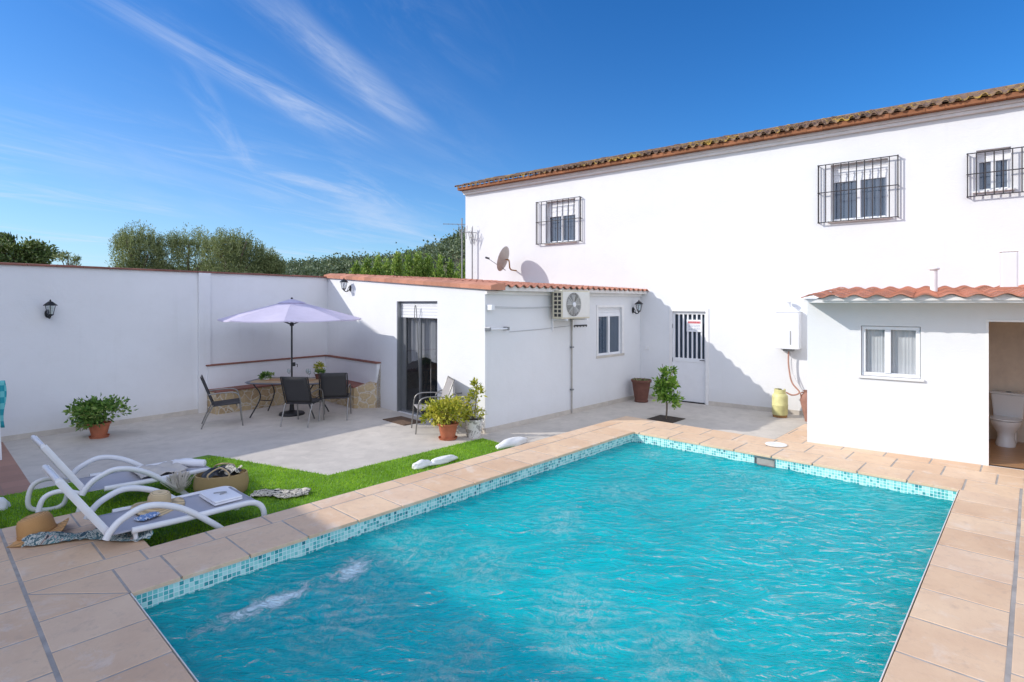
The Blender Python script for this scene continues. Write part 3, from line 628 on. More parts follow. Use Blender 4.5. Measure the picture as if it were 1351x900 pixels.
f = window(house, *w3, 0.10, sh=0.22*(w3[3]-w3[2]), curtain='curtain_grey'); a = hb(1276.5,1361,198,256,0.085); grille(f, a[0], a[1], a[2], a[3], 0.085, 8)
for (q, s_) in ((w1,0),(w2,0),(w3,0)):
    g = MB(); g.box(q[0]-0.05,q[1]+0.05,-0.05,0.11,q[2]-0.035,q[2]-0.002); g.build('sill', M['trim_white'], house, bevel=0.004)
# gate
gx0, gx1, gz0, gz1 = gt; gy = 0.05
g = MB(); fw = 0.045; zm = HOUSE.z(909,473)
g.box(gx0,gx0+fw,gy,gy+0.04,gz0,gz1); g.box(gx1-fw,gx1,gy,gy+0.04,gz0,gz1); g.box(gx0+fw,gx1-fw,gy,gy+0.04,gz1-0.07,gz1); g.box(gx0+fw,gx1-fw,gy,gy+0.04,zm-0.09,zm)
gate = g.build('door', M['alu_white'], house, bevel=0.004)
g = MB(); g.box(gx0+fw,gx1-fw,gy+0.01,gy+0.03,gz0+0.02,zm-0.09); g.build('lower_panel', M['alu_white'], gate)
for i in range(6):
    g = MB(); x = gx0+fw + (gx1-gx0-2*fw)*(i+0.9)/6.6; g.box(x-0.017,x+0.017,gy+0.008,gy+0.032,zm,gz1-0.07); g.build('bar', M['alu_white'], gate)
g = MB(); g.quad((gx0,gy+0.09,gz0),(gx1,gy+0.09,gz0),(gx1,gy+0.09,gz1),(gx0,gy+0.09,gz1)); g.build('dark_pane', M['glass_dark'], gate)
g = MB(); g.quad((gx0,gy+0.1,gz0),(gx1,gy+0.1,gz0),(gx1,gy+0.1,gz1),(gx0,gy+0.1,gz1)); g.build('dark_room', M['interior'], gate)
for z in (gz1-0.35, zm-0.05):
    g = MB(); g.box(gx0-0.035,gx0+0.004,gy-0.052,gy-0.02,z-0.05,z+0.05); g.build('hinge', M['alu_grey'], gate)
g = MB(); g.tube(curve([(gx1-0.05,gy,zm-0.03),(gx1-0.05,gy-0.045,zm-0.03),(gx1-0.14,gy-0.045,zm-0.03)],4), 0.009, 8); g.build('handle', M['dark_frame'], gate, smooth=40)
g = MB(); g.box(gx0-0.07,gx0-0.002,-0.014,0.0,gz0,gz1+0.07); g.box(gx1+0.002,gx1+0.07,-0.014,0.0,gz0,gz1+0.07); g.box(gx0-0.002,gx1+0.002,-0.014,0.0,gz1+0.002,gz1+0.07); g.build('door_surround', M['trim_white'], house)
# sign on the gate
sx0, sx1, sz1_, sz0_ = HOUSE.t(905), HOUSE.t(925.5), HOUSE.z(915,422), HOUSE.z(915,438)
sg = thing('notice_sign', 'small white notice with a red heading tied to the gate bars', 'sign', HOUSE.p((sx0+sx1)/2, -gy+0.002, (sz0_+sz1_)/2), HOUSE.ang)
hw, hh = (sx1-sx0)/2, (sz1_-sz0_)/2
g = MB(); g.box(-hw,hw,-0.004,0.0,-hh,hh); g.build('plate', M['sign_white'], sg)
g = MB(); rr2 = random.Random(4); x = -hw*0.8
while x < hw*0.8:
    w_ = rr2.uniform(0.018,0.03); g.box(x,x+w_,-0.0065,-0.004,hh*0.38,hh*0.72); x += w_+0.007
g.build('red_lettering', M['red_print'], sg)
for z_ in (0.1,-0.15,-0.4,-0.65):
    x = -hw*0.75; g = MB()
    while x < hw*0.7: w_ = rr2.uniform(0.02,0.06); g.box(x,min(x+w_,hw*0.85),-0.0062,-0.004,hh*z_-0.006,hh*z_+0.006); x += w_+0.012
    g.build('print_line', M['grey_print'], sg)
# ---------------------------------------------------------------- barrel tile roof helper
def barrel_roof(mb, x0, x1, ye, yb, ze, zb, period, amp, rows, rng, skewl=0.0):
    """corrugated clay tiles from the eave (ye, ze) up to (yb, zb)"""
    n = int(round((x1-x0)/period)); per = (x1-x0)/n; M_ = 10
    prof = lambda t: amp*(0.5+0.5*cos(2*pi*t)) if True else 0
    for r_ in range(rows):
        a, b = r_/rows, (r_+1)/rows + 0.03/rows
        for i in range(n):
            mb.cur = rng.random(); jy = rng.uniform(-0.012, 0.012); jz = rng.uniform(-0.003, 0.003)
            vs = []
            for (f_, dz) in ((a, 0.016), (b, 0.0), (a, 0.0)):
                for k in range(M_+1):
                    t = k/M_-0.5; x = x0+per*(i+0.5+t); y = ye+(yb-ye)*f_ + (jy if f_ == a else 0)
                    z = ze+(zb-ze)*f_ + prof(t)+dz+jz; vs.append((x,y,z))
            w_ = M_+1; mb.add(vs, [(k,k+1,w_+k+1,w_+k) for k in range(M_)] + [(k,2*w_+k,2*w_+k+1,k+1) for k in range(M_)])
def mortar_strip(mb, x0, x1, y0, y1, zb, ze, period, amp):
    n = int(round((x1-x0)/period)); per = (x1-x0)/n; k_ = 8; pts = []
    for i in range(n*k_+1):
        t = (i/k_) % 1.0 - 0.5; pts.append((x0+per*i/k_, ze+amp*(0.5+0.5*cos(2*pi*t))-0.004))
    for (xa,za),(xb,zb_) in zip(pts, pts[1:]):
        mb.quad((xa,y0,zb),(xb,y0,zb),(xb,y0,zb_),(xa,y0,za)); mb.quad((xa,y0,za),(xb,y0,zb_),(xb,y1,zb_),(xa,y1,za))
    mb.quad((x0,y0,zb),(x0,y1,zb),(x1,y1,zb),(x1,y0,zb)); mb.quad((x0,y0,zb),(x0,y0,pts[0][1]),(x0,y1,pts[0][1]),(x0,y1,zb)); mb.quad((x1,y0,zb),(x1,y1,zb),(x1,y1,pts[-1][1]),(x1,y0,pts[-1][1]))
# ---------------------------------------------------------------- annex
ZC1, ZC2 = 2.80, 2.40
annex = thing('annex', 'low white annex with a sliding glass door and a scalloped tile eave facing the pool', 'outbuilding', (C1.x, C1.y, 0), ANF.ang)
inv = Matrix.Rotation(-ANF.ang, 4, 'Z') @ Matrix.Translation((-C1.x, -C1.y, 0))
zf = lambda x: ZC1 + (ZC2-ZC1)*x/LF
dr0, dr1 = ANF.t(523.5), ANF.t(577); dz1 = ANF.z(550, 397.5)
g = MB(); wall_open(g, 0, LF, -0.3, 2.3, [(dr0,dr1,-0.19,dz1)], 0.14, zf); g.build('front_wall', M['stucco'], annex)
rotR = inv @ Matrix.Translation((C2.x, C2.y, 0)) @ Matrix.Rotation(ANR.ang, 4, 'Z')
ws = (ANR.t(789), ANR.t(820), ANR.z(804,468), ANR.z(804,406))
g = MB(); g.m = rotR; wall_open(g, 0, LR, -0.3, ZC2-0.02, [ws], 0.10); g.build('side_wall', M['stucco'], annex)
g = MB(); g.m = rotR; g.box(0.0,LR,-0.014,0.0,ZP,ZP+0.09); g.box(ws[0]-0.07,ws[1]+0.11,-0.012,0,ws[2]-0.055,ws[2]); g.build('skirting', M['patio'], annex)
g = MB(); g.box(dr1+0.01,LF,-0.014,0.0,ZP,ZP+0.09); g.build('skirting', M['patio'], annex)
# flat coping along the front parapet
g = MB(); n = 22; rr = random.Random(9)
for i in range(n):
    a, b = -0.1+(LF+0.32)*i/n, -0.1+(LF+0.32)*(i+1)/n-0.004; g.cur = rr.random(); za, zb_ = zf(a), zf(b)
    g.add([(a,-0.05,za),(b,-0.05,zb_),(b,0.30,zb_),(a,0.30,za),(a,-0.05,za+0.075),(b,-0.05,zb_+0.075),(b,0.12,zb_+0.12),(a,0.12,za+0.12),(b,0.30,zb_+0.12),(a,0.30,za+0.12)],
          [(0,3,2,1),(0,1,5,4),(4,5,6,7),(7,6,8,9),(0,4,7,9,3),(1,2,8,6,5)])
g.build('parapet_coping', M['tile_coping'], annex)
g = MB(); g.m = rotR
x0r, x1r = 0.28, LR+0.03
barrel_roof(g, x0r, x1r, -0.22, 5.9, ZC2+0.035, ZC1+0.06, 0.205, 0.05, 14, rr)
g.build('roof', M['tile_red'], annex, smooth=40)
g = MB(); g.m = rotR; mortar_strip(g, x0r, x1r, -0.17, 0.0, ZC2-0.025, ZC2+0.035, 0.205, 0.05); g.build('eave_mortar', M['mortar_white'], annex)
g = MB(); g.m = rotR; g.box(0.0,LR,-0.05,0.0,ZC2-0.09,ZC2-0.027); g.build('eave_moulding', M['trim_white'], annex)
# sliding door
g = MB(); f_ = 0.05; y = 0.06
g.box(dr0,dr0+f_,y-0.06,y+0.08,ZP,dz1); g.box(dr1-0.03,dr1,y,y+0.08,ZP,dz1); g.box(dr0+f_,dr1-0.03,y,y+0.08,dz1-0.035,dz1); g.box(dr0+f_,dr1-0.03,y,y+0.08,ZP,ZP+0.05)
door = g.build('sliding_door', M['alu_grey'], annex, bevel=0.003)
zs_ = ANF.z(550, 419.5); xm = (dr0+dr1)/2
g = MB()
for i in range(5): g.box(dr0+f_,dr1-0.03,y+0.02+0.005*(i%2),y+0.06,zs_+(dz1-0.035-zs_)*i/5,zs_+(dz1-0.035-zs_)*(i+1)/5-0.004)
g.build('roller_shutter', M['alu_white'], door)
g = MB(); g.box(xm-0.03,xm+0.03,y+0.03,y+0.07,ZP+0.05,zs_); g.box(dr0+f_,dr0+f_+0.16,y+0.03,y+0.06,ZP+0.05,zs_); g.build('sash', M['alu_grey'], door)
for a, b in ((dr0+f_+0.16,xm-0.03),(xm+0.03,dr1-0.03)):
    g = MB(); g.quad((a,y+0.05,ZP+0.05),(b,y+0.05,ZP+0.05),(b,y+0.05,zs_),(a,y+0.05,zs_)); g.build('pane', M['glass'], door)
g = MB(); g.sheet(lambda u,w: (dr0+0.1+(dr1-dr0-0.15)*u, y+0.16+0.03*sin(u*33)+0.01*sin(u*71), zs_-0.01-(zs_-0.95+ (0.45*abs(u-0.5)))*w*0.9), 70, 6); g.build('curtain', M['curtain_grey'], door, smooth=180)
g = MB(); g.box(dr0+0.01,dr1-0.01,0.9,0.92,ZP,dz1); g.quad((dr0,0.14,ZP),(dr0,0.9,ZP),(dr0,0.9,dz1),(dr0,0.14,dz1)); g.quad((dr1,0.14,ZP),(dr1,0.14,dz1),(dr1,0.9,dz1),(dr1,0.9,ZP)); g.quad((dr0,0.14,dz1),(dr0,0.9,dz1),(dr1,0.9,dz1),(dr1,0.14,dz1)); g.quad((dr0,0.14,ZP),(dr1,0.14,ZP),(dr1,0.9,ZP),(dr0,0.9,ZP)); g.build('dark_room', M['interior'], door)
# a white pull cord with a looped rail in front of the shutter
g = MB(); g.tube(curve([(xm-0.06,0.03,zs_-0.1),(xm-0.06,0.0,dz1-0.3),(xm-0.02,-0.01,dz1-0.09),(xm+0.02,0.0,dz1-0.3),(xm+0.07,0.03,1.0-0.9+0.5)],8), 0.009, 6); g.build('pull_cord', M['steel'], door, smooth=60)
# window on the pool side
g2 = empty('x', (0,0,0)); bpy.data.objects.remove(g2)
wholder = bpy.data.objects.new('window', None)
def window_on(parent, mat4, *a, **k):
    f = window(parent, *a, **k)
    for o in [f] + kids(f):
        o.data.transform(mat4)
    return f
window_on(annex, rotR, *ws, 0.04, sh=0.16, curtain=None)
bpy.data.objects.remove(wholder)
g = MB(); g.m = rotR
for a in ((ws[0]-0.06,ws[0]-0.003,ws[2],ws[3]+0.06),(ws[1]+0.003,ws[1]+0.09,ws[2],ws[3]+0.06),(ws[0]-0.003,ws[1]+0.003,ws[3]+0.003,ws[3]+0.06)): g.box(a[0],a[1],-0.016,0.0,a[2],a[3])
g.build('window_surround', M['trim_white'], annex)
# ---------------------------------------------------------------- garden wall
gwall = thing('garden_wall', 'tall white garden wall with thin weathered tile coping behind the parasol', 'wall', (GW.A.x, GW.A.y, 0), GW.ang)
g = MB(); GH = 2.80; g.box(0,GL+0.0,0.0,0.25,-0.3,GH); g.build('wall_face', M['stucco_old'], gwall)
pt = GW.t(262); g = MB(); g.box(pt-0.02,pt+0.22,-0.06,0.0,-0.3,GH-0.002); g.build('pilaster', M['stucco_old'], gwall)
g = MB(); x = 0; rr = random.Random(2)
while x < GL-0.02:
    w_ = min(0.4, GL-x); g.cur = rr.random(); dz = rr.uniform(-.006,.006); j_ = rr.uniform(-.01,.01)
    g.add([(x,-0.05+j_,GH+0.002),(x+w_-0.006,-0.05+j_,GH+0.002),(x+w_-0.006,0.32,GH+0.002),(x,0.32,GH+0.002),(x,-0.05+j_,GH+0.03+dz),(x+w_-0.006,-0.05+j_,GH+0.03+dz),(x+w_-0.006,0.32,GH+0.055+dz),(x,0.32,GH+0.055+dz)],
          [(0,3,2,1),(4,5,6,7),(0,1,5,4),(1,2,6,5),(2,3,7,6),(3,0,4,7)]); x += w_
g.build('coping', M['tile_dark'], gwall)
g = MB(); g.box(0,pt-0.02,-0.014,0.0,ZP,ZP+0.09); g.box(pt+0.22,GL,-0.014,0,ZP,ZP+0.09); g.build('skirting', M['patio'], gwall)
# ---------------------------------------------------------------- hut
HUL, HUD = 4.2, 3.3
hut = thing('bath_hut', 'small white lean-to hut with orange barrel tiles at the right end of the pool', 'hut', (HUT.A.x, HUT.A.y, 0), HUT.ang)
hw_ = (HUT.t(1136), HUT.t(1214.5), HUT.z(1175,498), HUT.z(1175,430.5)); hd = (HUT.t(1300.5), HUT.t(1300.5)+1.15, 0.001, HUT.z(1302,421.5))
EZ = 2.155
g = MB(); wall_open(g, 0, HUL, -0.25, EZ, [hw_,hd], 0.13)
g.quad((0,0,-0.25),(0,0,EZ),(0,HUD,EZ+0.25),(0,HUD,-0.25)); g.quad((HUL,0,-0.25),(HUL,HUD,-0.25),(HUL,HUD,EZ+0.25),(HUL,0,EZ)); g.build('wall', M['stucco'], hut)
g = MB(); ye = -0.52; g.box(0.02,HUL+0.05,ye+0.05,0.0,EZ+0.001,EZ+0.06); g.build('soffit', M['trim_white'], hut)
rr = random.Random(21)
g = MB(); barrel_roof(g, 0.0, HUL+0.1, ye-0.03, HUD, EZ+0.068, EZ+0.27, 0.262, 0.045, 9, rr); g.build('roof', M['tile_red'], hut, smooth=40)
g = MB(); mortar_strip(g, 0.262, HUL+0.1, ye+0.02, ye+0.08, EZ+0.03, EZ+0.066, 0.262, 0.045); g.build('eave_mortar', M['mortar_white'], hut)
f = window(hut, hw_[0]+0.005, hw_[1]-0.005, hw_[2]+0.005, hw_[3]-0.005, 0.03, curtain='curtain', pane='glass', fw=0.05, mid=0.46, back=0.3)
g = MB(); g.box(hw_[0]-0.04,hw_[1]+0.04,-0.03,0.03,hw_[2]-0.03,hw_[2]-0.001); g.build('sill', M['trim_white'], hut)
g = MB(); a, b = hd[0]-0.35, HUL-0.02; D2 = 1.83
g.quad((a,D2,0),(b,D2,0),(b,D2,EZ),(a,D2,EZ)); g.quad((a,0.13,0),(a,D2,0),(a,D2,EZ),(a,0.13,EZ)); g.quad((b,0.13,0),(b,0.13,EZ),(b,D2,EZ),(b,D2,0)); g.build('inner_wall', M['beige_tile'], hut)
inn = bpy.data.objects['inner_wall']
g = MB(); g.quad((a,-0.0,0.02),(b,-0.0,0.02),(b,D2,0.02),(a,D2,0.02)); g.build('floor', M['wood_floor'], hut)
g = MB(); g.quad((a,0.13,EZ-0.02),(a,D2,EZ-0.02),(b,D2,EZ-0.02),(b,0.13,EZ-0.02)); g.build('ceiling', M['trim_white'], hut)
g = MB(); g.box(hd[0],hd[0]+0.03,0.0-0.004,0.13,0.0,hd[3]); g.box(hd[0]+0.03,hd[1],-0.004,0.13,hd[3]-0.03,hd[3]-0.001); g.build('door_frame', M['trim_white'], hut)
g = MB(); g.box(0,hd[0],-0.010,0.0,0.004,0.02); 
# roof pipes
def hz(px, py, y): return HUT.t(px, -y), HUT.z(px, py, -y)
t_, z_ = hz(1232, 356, 1.6); v1 = thing('vent_pipe', 'short white vent pipe standing on the hut roof tiles, the smaller of two', 'pipe', HUT.p(t_, -1.6, EZ+0.15), HUT.ang)
g = MB(); g.tube([(0,0,0),(0,0,z_-EZ-0.15)], 0.05, 14); g.build('tube', M['trim_white'], v1, smooth=40); g = MB(); g.lathe([(0.075,0),(0.08,0.02),(0.04,0.05),(0.0,0.055)], 14, (0,0,z_-EZ-0.15), cap=False); g.build('cap', M['trim_white'], v1, smooth=40)
t_, z_ = hz(1331, 333, 1.7); v2 = thing('chimney', 'tall white rendered flue rising from the hut roof beside the house wall', 'chimney', HUT.p(t_, -1.7, EZ+0.15), HUT.ang)
g = MB(); hh_ = z_-EZ-0.15; g.box(-0.10,0.10,-0.09,0.09,0.0,hh_); g.build('shaft', M['stucco'], v2, bevel=0.02); g = MB(); g.box(-0.105,0.105,-0.095,0.095,hh_+0.001,hh_+0.02); g.build('cap', M['trim_white'], v2, bevel=0.008); g = MB(); g.box(-0.13,0.13,-0.13,0.13,0.0,0.09); g.build('collar', M['tile_red'], v2)
# toilet
tl = HUT.t(1327, -1.15); toilet = thing('toilet', 'white ceramic toilet with cistern inside the open hut doorway', 'toilet', HUT.p(HUT.t(1327,-1.42), -1.42, 0.02), HUT.ang - R(12))
g = MB(); g.lathe([(0.12,0),(0.125,0.04),(0.105,0.12),(0.11,0.2),(0.16,0.28),(0.19,0.35),(0.195,0.385),(0.17,0.39),(0.15,0.36),(0.10,0.28),(0.0,0.26)], 28, (0,0,0), 0.95, 1.2, cap=False); g.build('bowl', M['ceramic'], toilet, smooth=60)
g = MB(); g.lathe([(0.0,0.392),(0.19,0.392),(0.2,0.402),(0.195,0.415),(0.0,0.418)], 28, (0,0,0), 0.95, 1.2, cap=False); g.build('seat_lid', M['ceramic'], toilet, smooth=40)
g = MB(); g.add([(-0.17,0.2,0.38),(0.17,0.2,0.38),(0.17,0.38,0.38),(-0.17,0.38,0.38),(-0.20,0.17,0.74),(0.20,0.17,0.74),(0.20,0.38,0.74),(-0.20,0.38,0.74)], [(0,3,2,1),(4,5,6,7),(0,1,5,4),(1,2,6,5),(2,3,7,6),(3,0,4,7)]); g.box(-0.1,0.1,0.15,0.3,0.0,0.38); g.build('cistern', M['ceramic'], toilet, bevel=0.02)
g = MB(); g.box(-0.21,0.21,0.16,0.385,0.742,0.77); g.build('cistern_lid', M['ceramic'], toilet, bevel=0.01)
g = MB(); g.lathe([(0.03,0.771),(0.03,0.782),(0.0,0.784)], 16, (0,0.27,0), cap=False); g.build('flush_button', M['alu_grey'], toilet, smooth=40)
bd = thing('bidet_spray', 'small chrome hand spray on the tiled wall left of the toilet', 'tap', HUT.p(a+0.0, -1.1, 0.55), HUT.ang)
g = MB(); g.tube(curve([(0.02,0,0),(0.08,0,0.02),(0.1,0,0.1),(0.07,0,0.14)],5), 0.014, 8); g.build('spray_head', M['steel'], bd, smooth=50); g = MB(); g.lathe([(0.035,-0.01),(0.035,0.01)], 12, (0.01,0,0)); g.build('valve', M['alu_grey'], bd)
# ---------------------------------------------------------------- neighbour buildings left of the frame (they cast the shade over the loungers)
SUN_H = R(4.0); SUN_T = 0.565
nb = thing('neighbour_house', 'white neighbouring house beyond the garden wall, out of frame on the left', 'house', (0,0,0))
e0 = Vector((G(430,690,0).x, G(430,690,0).y)); H_N = 6.0
sh = Vector((cos(SUN_H), sin(SUN_H)))*(H_N/SUN_T); base = e0 - sh; dv = Vector((cos(R(-45)), sin(R(-45)))); nv = Vector((-cos(R(45)), -sin(R(45))))
a0 = base - dv*5.0; a1 = base + dv*9.5
def prism2(mb, a, b, depth, z0, z1):
    c_, d_ = b + nv*depth, a + nv*depth; mb.prism([(a.x,a.y),(d_.x,d_.y),(c_.x,c_.y),(b.x,b.y)], z0, z1)
g = MB(); prism2(g, a0, a1, 7, -0.3, H_N-0.25); g.build('wall', M['stucco'], nb)
g = MB(); prism2(g, a0-dv*0.0, a1, 7.2, H_N-0.25, H_N); g.build('roof', M['tile_coping'], nb)
tw = thing('stair_tower', 'slim white stair tower beyond the garden wall, out of frame on the left', 'tower', (-14.6,11.68,0), R(4))
g = MB(); g.box(-0.9,0.9,-0.85,0.9,-0.3,7.35); g.build('wall', M['stucco'], tw); g = MB(); g.box(-0.92,0.92,-0.87,0.92,7.351,7.5); g.build('roof', M['tile_coping'], tw)
# ---------------------------------------------------------------- wall lanterns
def lantern(loc, rz, label):
    t = thing('wall_lantern', label, 'lamp', loc, rz, 'black wall lanterns')
    g = MB(); g.lathe([(0.0,0),(0.045,0.0),(0.045,0.012),(0.0,0.02)], 14, cap=False)
    for i, v in enumerate(g.v): g.v[i] = (v[0], -v[2], v[1]*1.7-0.08)
    g.build('backplate', M['black_iron'], t, smooth=40)
    g = MB(); g.tube(curve([(0,-0.015,-0.09),(0,-0.07,-0.15),(0,-0.13,-0.16),(0,-0.17,-0.12)],6), 0.011, 8); g.tube(curve([(0,-0.015,-0.03),(0,-0.05,-0.06),(0,-0.09,-0.15)],5), 0.007, 6); g.build('arm', M['black_iron'], t, smooth=50)
    g = MB(); c = (0,-0.17,0); g.lathe([(0.0,-0.15),(0.012,-0.14),(0.012,-0.125),(0.045,-0.105),(0.05,-0.09),(0.0,-0.088)], 12, c, cap=False)
    for k in range(6):
        a = pi*k/3+0.3; g.tube([(cos(a)*0.046,-0.17+sin(a)*0.046,-0.095),(cos(a)*0.082,-0.17+sin(a)*0.082,0.07)], 0.005, 5)
    g.build('cage', M['black_iron'], t, smooth=50)
    g = MB(); g.lathe([(0.105,0.062),(0.10,0.075),(0.055,0.115),(0.03,0.135),(0.012,0.14),(0.014,0.16),(0.0,0.175)], 6, c, cap=False); g.build('hood', M['black_iron'], t)
    g = MB(); g.lathe([(0.040,-0.09),(0.074,0.062)], 6, c, cap=False); g.build('glass_shade', M['glass'], t)
    g = MB(); g.lathe([(0.012,-0.088),(0.014,-0.03),(0.026,-0.005),(0.02,0.03),(0.0,0.04)], 10, c, cap=False); g.build('bulb', M['ceramic'], t, smooth=60)
    return t
tt, zz = GW.tz(66, 408, 0.15); lantern(GW.p(tt, 0, zz), GW.ang, 'black lantern on the tall shaded garden wall above the potted plant')
tt, zz = ANF.tz(454, 376, 0.15); lantern(ANF.p(tt+0.03, 0, zz), ANF.ang, 'black lantern in the sun high on the annex wall, right of the parasol')
tt, zz = ANR.tz(842, 405, 0.15); lantern(ANR.p(tt, 0, zz), ANR.ang, 'black lantern under the annex eave near the barred door')
# ---------------------------------------------------------------- air conditioner
tt, zz = ANR.tz(738, 420, 0.3); t2_, _ = ANR.tz(775, 420, 0.3); acw = t2_-tt; ach = ANR.z(757,384,0.3) - ANR.z(757,421,0.3)
ac = thing('air_conditioner', 'yellowed outdoor air conditioner unit mounted under the annex eave', 'air conditioner', ANR.p(tt, 0, ANR.z(738,421,0.3)), ANR.ang)
g = MB(); g.box(0,acw,-0.36,-0.12,0.0,ach); body = g.build('casing', M['ac_cream'], ac, bevel=0.008)
g = MB(); g.box(0.03,acw-0.02,-0.368,-0.361,0.03,ach-0.03); g.build('front_panel', M['ac_face'], ac)
g = MB(); cx, cz, rd = acw*0.40, ach*0.50, ach*0.42
for k in range(9):
    r_ = rd*(0.2+0.8*k/8); g.tube([(cx+cos(2*pi*j/28)*r_,-0.38,cz+sin(2*pi*j/28)*r_) for j in range(28)], 0.0035, 5, closed=True)
for k in range(8): a_ = pi*k/4; g.tube([(cx+cos(a_)*rd*0.2,-0.379,cz+sin(a_)*rd*0.2),(cx+cos(a_)*rd,-0.379,cz+sin(a_)*rd)], 0.0035, 5)
g.build('fan_grille', M['ac_face'], ac)
g = MB(); g.lathe([(0.0,0.0),(rd,0.0)], 30, cap=False)
for i, v in enumerate(g.v): g.v[i] = (v[0]+cx, -0.3695, v[1]+cz)
g.build('fan_recess', M['dark_frame'], ac)
g = MB()
for k in range(5): 
    a_ = 2*pi*k/5; g.add([(cx,-0.372,cz),(cx+cos(a_)*rd*0.85,-0.371,cz+sin(a_)*rd*0.85),(cx+cos(a_+0.7)*rd*0.9,-0.376,cz+sin(a_+0.7)*rd*0.9)], [(0,1,2)])
g.build('fan_blades', M['cable'], ac)
g = MB(); g.lathe([(rd*0.22,0.0),(rd*0.2,0.012),(0,0.014)], 16, cap=False)
for i, v in enumerate(g.v): g.v[i] = (v[0]+cx, -0.383-v[2], v[1]+cz)
g.build('hub', M['plastic_white'], ac)
g = MB()
for i in range(2):
    for j in range(6): y0 = -0.34+i*0.10; z0 = ach*(0.08+0.145*j); g.box(-0.004,0.002,y0,y0+0.07,z0,z0+ach*0.10)
g.build('vent_pattern', M['dark_frame'], ac)
for x_ in (0.12, acw-0.15):
    g = MB(); g.box(x_,x_+0.03,-0.40,0.0,-0.035,-0.003); g.box(x_,x_+0.03,-0.03,0.0,-0.25,-0.036); g.build('bracket', M['alu_white'], ac)
tt, zz = ANR.tz(754.5, 421, 0.03); g = MB(); z0 = ZP+0.02; g.tube([(0,-0.03,z0-0.0),(0,-0.03,zz)], 0.016, 10); 
dp = thing('drain_pipe', 'thin pale downpipe from the air conditioner to the ground on the annex side', 'pipe', ANR.p(tt,0,0), ANR.ang); g.build('tube', M['dish'], dp, smooth=40)
for z_ in (0.3, 1.2, 1.8): g = MB(); g.box(-0.035,0.035,-0.062,0.0,z_,z_+0.03); g.build('clip', M['alu_grey'], dp)
# black hooks strip, washing line rail, white tube
tt, zz = ANR.tz(755, 430, 0.03); t2_, z2_ = ANR.tz(775, 431, 0.03)
hk = thing('hook_rail', 'short black hook rail on the annex wall under the air conditioner', 'rail', ANR.p(tt,0,zz), ANR.ang)
g = MB(); g.box(0,t2_-tt,-0.02,0,-0.012,0.012); g.build('rail', M['black_iron'], hk)
for k in range(5): g = MB(); x_ = (t2_-tt)*(0.1+0.2*k); g.tube([(x_,-0.015,0),(x_,-0.05,-0.03),(x_,-0.055,0.0)], 0.007, 6); g.build('hook', M['black_iron'], hk)
tt, zz = ANR.tz(649.5, 406, 0.1); t2_, z2_ = ANR.tz(736, 408, 0.1)
wl = thing('washing_line', 'retractable washing line stretched from a grey box along the annex side wall', 'washing line', ANR.p(tt,0,zz), ANR.ang)
g = MB(); g.box(-0.05,0.03,-0.14,0,-0.05,0.05); g.build('line_box', M['alu_white'], wl, bevel=0.01)
for (dz, dy) in ((0.02,-0.11),(0.0,-0.05)): g = MB(); g.tube([(0.03+ (t2_-tt-0.04)*k/10, dy, dz-0.02*sin(pi*k/10)) for k in range(11)], 0.004, 5); g.build('cord', M['cable'], wl)
tt, zz = ANR.tz(643.5, 435, 0.1); t2_, z2_ = ANR.tz(671, 436, 0.1)
ar = thing('airing_rail', 'short white tube rail with grey end brackets near the annex corner', 'rail', ANR.p(tt,0,zz), ANR.ang)
g = MB(); g.tube([(0.05,-0.1,0),(t2_-tt-0.03,-0.1,0)], 0.018, 10); g.build('rod', M['plastic_white'], ar, smooth=40)
for x_ in (0.04, t2_-tt-0.02): g = MB(); g.box(x_-0.02,x_+0.02,-0.13,0,-0.03,0.035); g.build('bracket', M['alu_grey'], ar, bevel=0.005)
tt, zz = ANR.tz(672, 438, 0.02); t2_, z2_ = ANR.tz(752, 430, 0.02)
g = MB(); g.tube([(0,-0.012,0),((t2_-tt)*0.5,-0.012,(z2_-zz)*0.5-0.01),(t2_-tt,-0.012,z2_-zz)], 0.004, 5); o = g.build('wall_cable', M['cable']); o.location = ANR.p(tt,0,zz); o.rotation_euler.z = ANR.ang; tag(o, 'thin grey cable crossing the annex side wall toward the downpipe', 'cable')
tt, zz = HOUSE.tz(853, 459, 0.02); sw = thing('switch_box', 'small white switch plate on the shaded house wall left of the barred door', 'switch', HOUSE.p(tt,0,zz), HOUSE.ang); g = MB(); g.box(-0.045,0.045,-0.02,0,-0.045,0.045); g.build('plate', M['trim_white'], sw, bevel=0.004); g = MB(); g.box(-0.02,0.02,-0.028,-0.02,-0.03,0.03); g.build('rocker', M['alu_white'], sw)
# ---------------------------------------------------------------- water heater, gas bottle, jars
d_ = 0.28; bx0, bz0 = HOUSE.tz(1023, 460, d_); bx1, _ = HOUSE.tz(1054, 460, d_); bz1 = HOUSE.z(1038, 412, d_)
wh = thing('water_heater', 'white boxed gas water heater with a sloped hood on the house wall', 'water heater', HOUSE.p(bx0,0,bz0), HOUSE.ang)
w_ = bx1-bx0; h_ = bz1-bz0
g = MB(); g.box(0,w_,-d_,0,0.0,h_); g.build('cabinet', M['alu_white'], wh, bevel=0.012)
g = MB(); g.add([(-0.01,-d_-0.01,h_+0.001),(w_+0.01,-d_-0.01,h_+0.001),(w_+0.01,0,h_+0.001),(-0.01,0,h_+0.001),(w_*0.25,-d_*0.75,h_+0.1),(w_*0.75,-d_*0.75,h_+0.1),(w_*0.75,-0.0,h_+0.1),(w_*0.25,-0.0,h_+0.1)], [(4,5,6,7),(0,1,5,4),(1,2,6,5),(2,3,7,6),(3,0,4,7),(0,3,2,1)]); g.build('hood', M['alu_white'], wh)
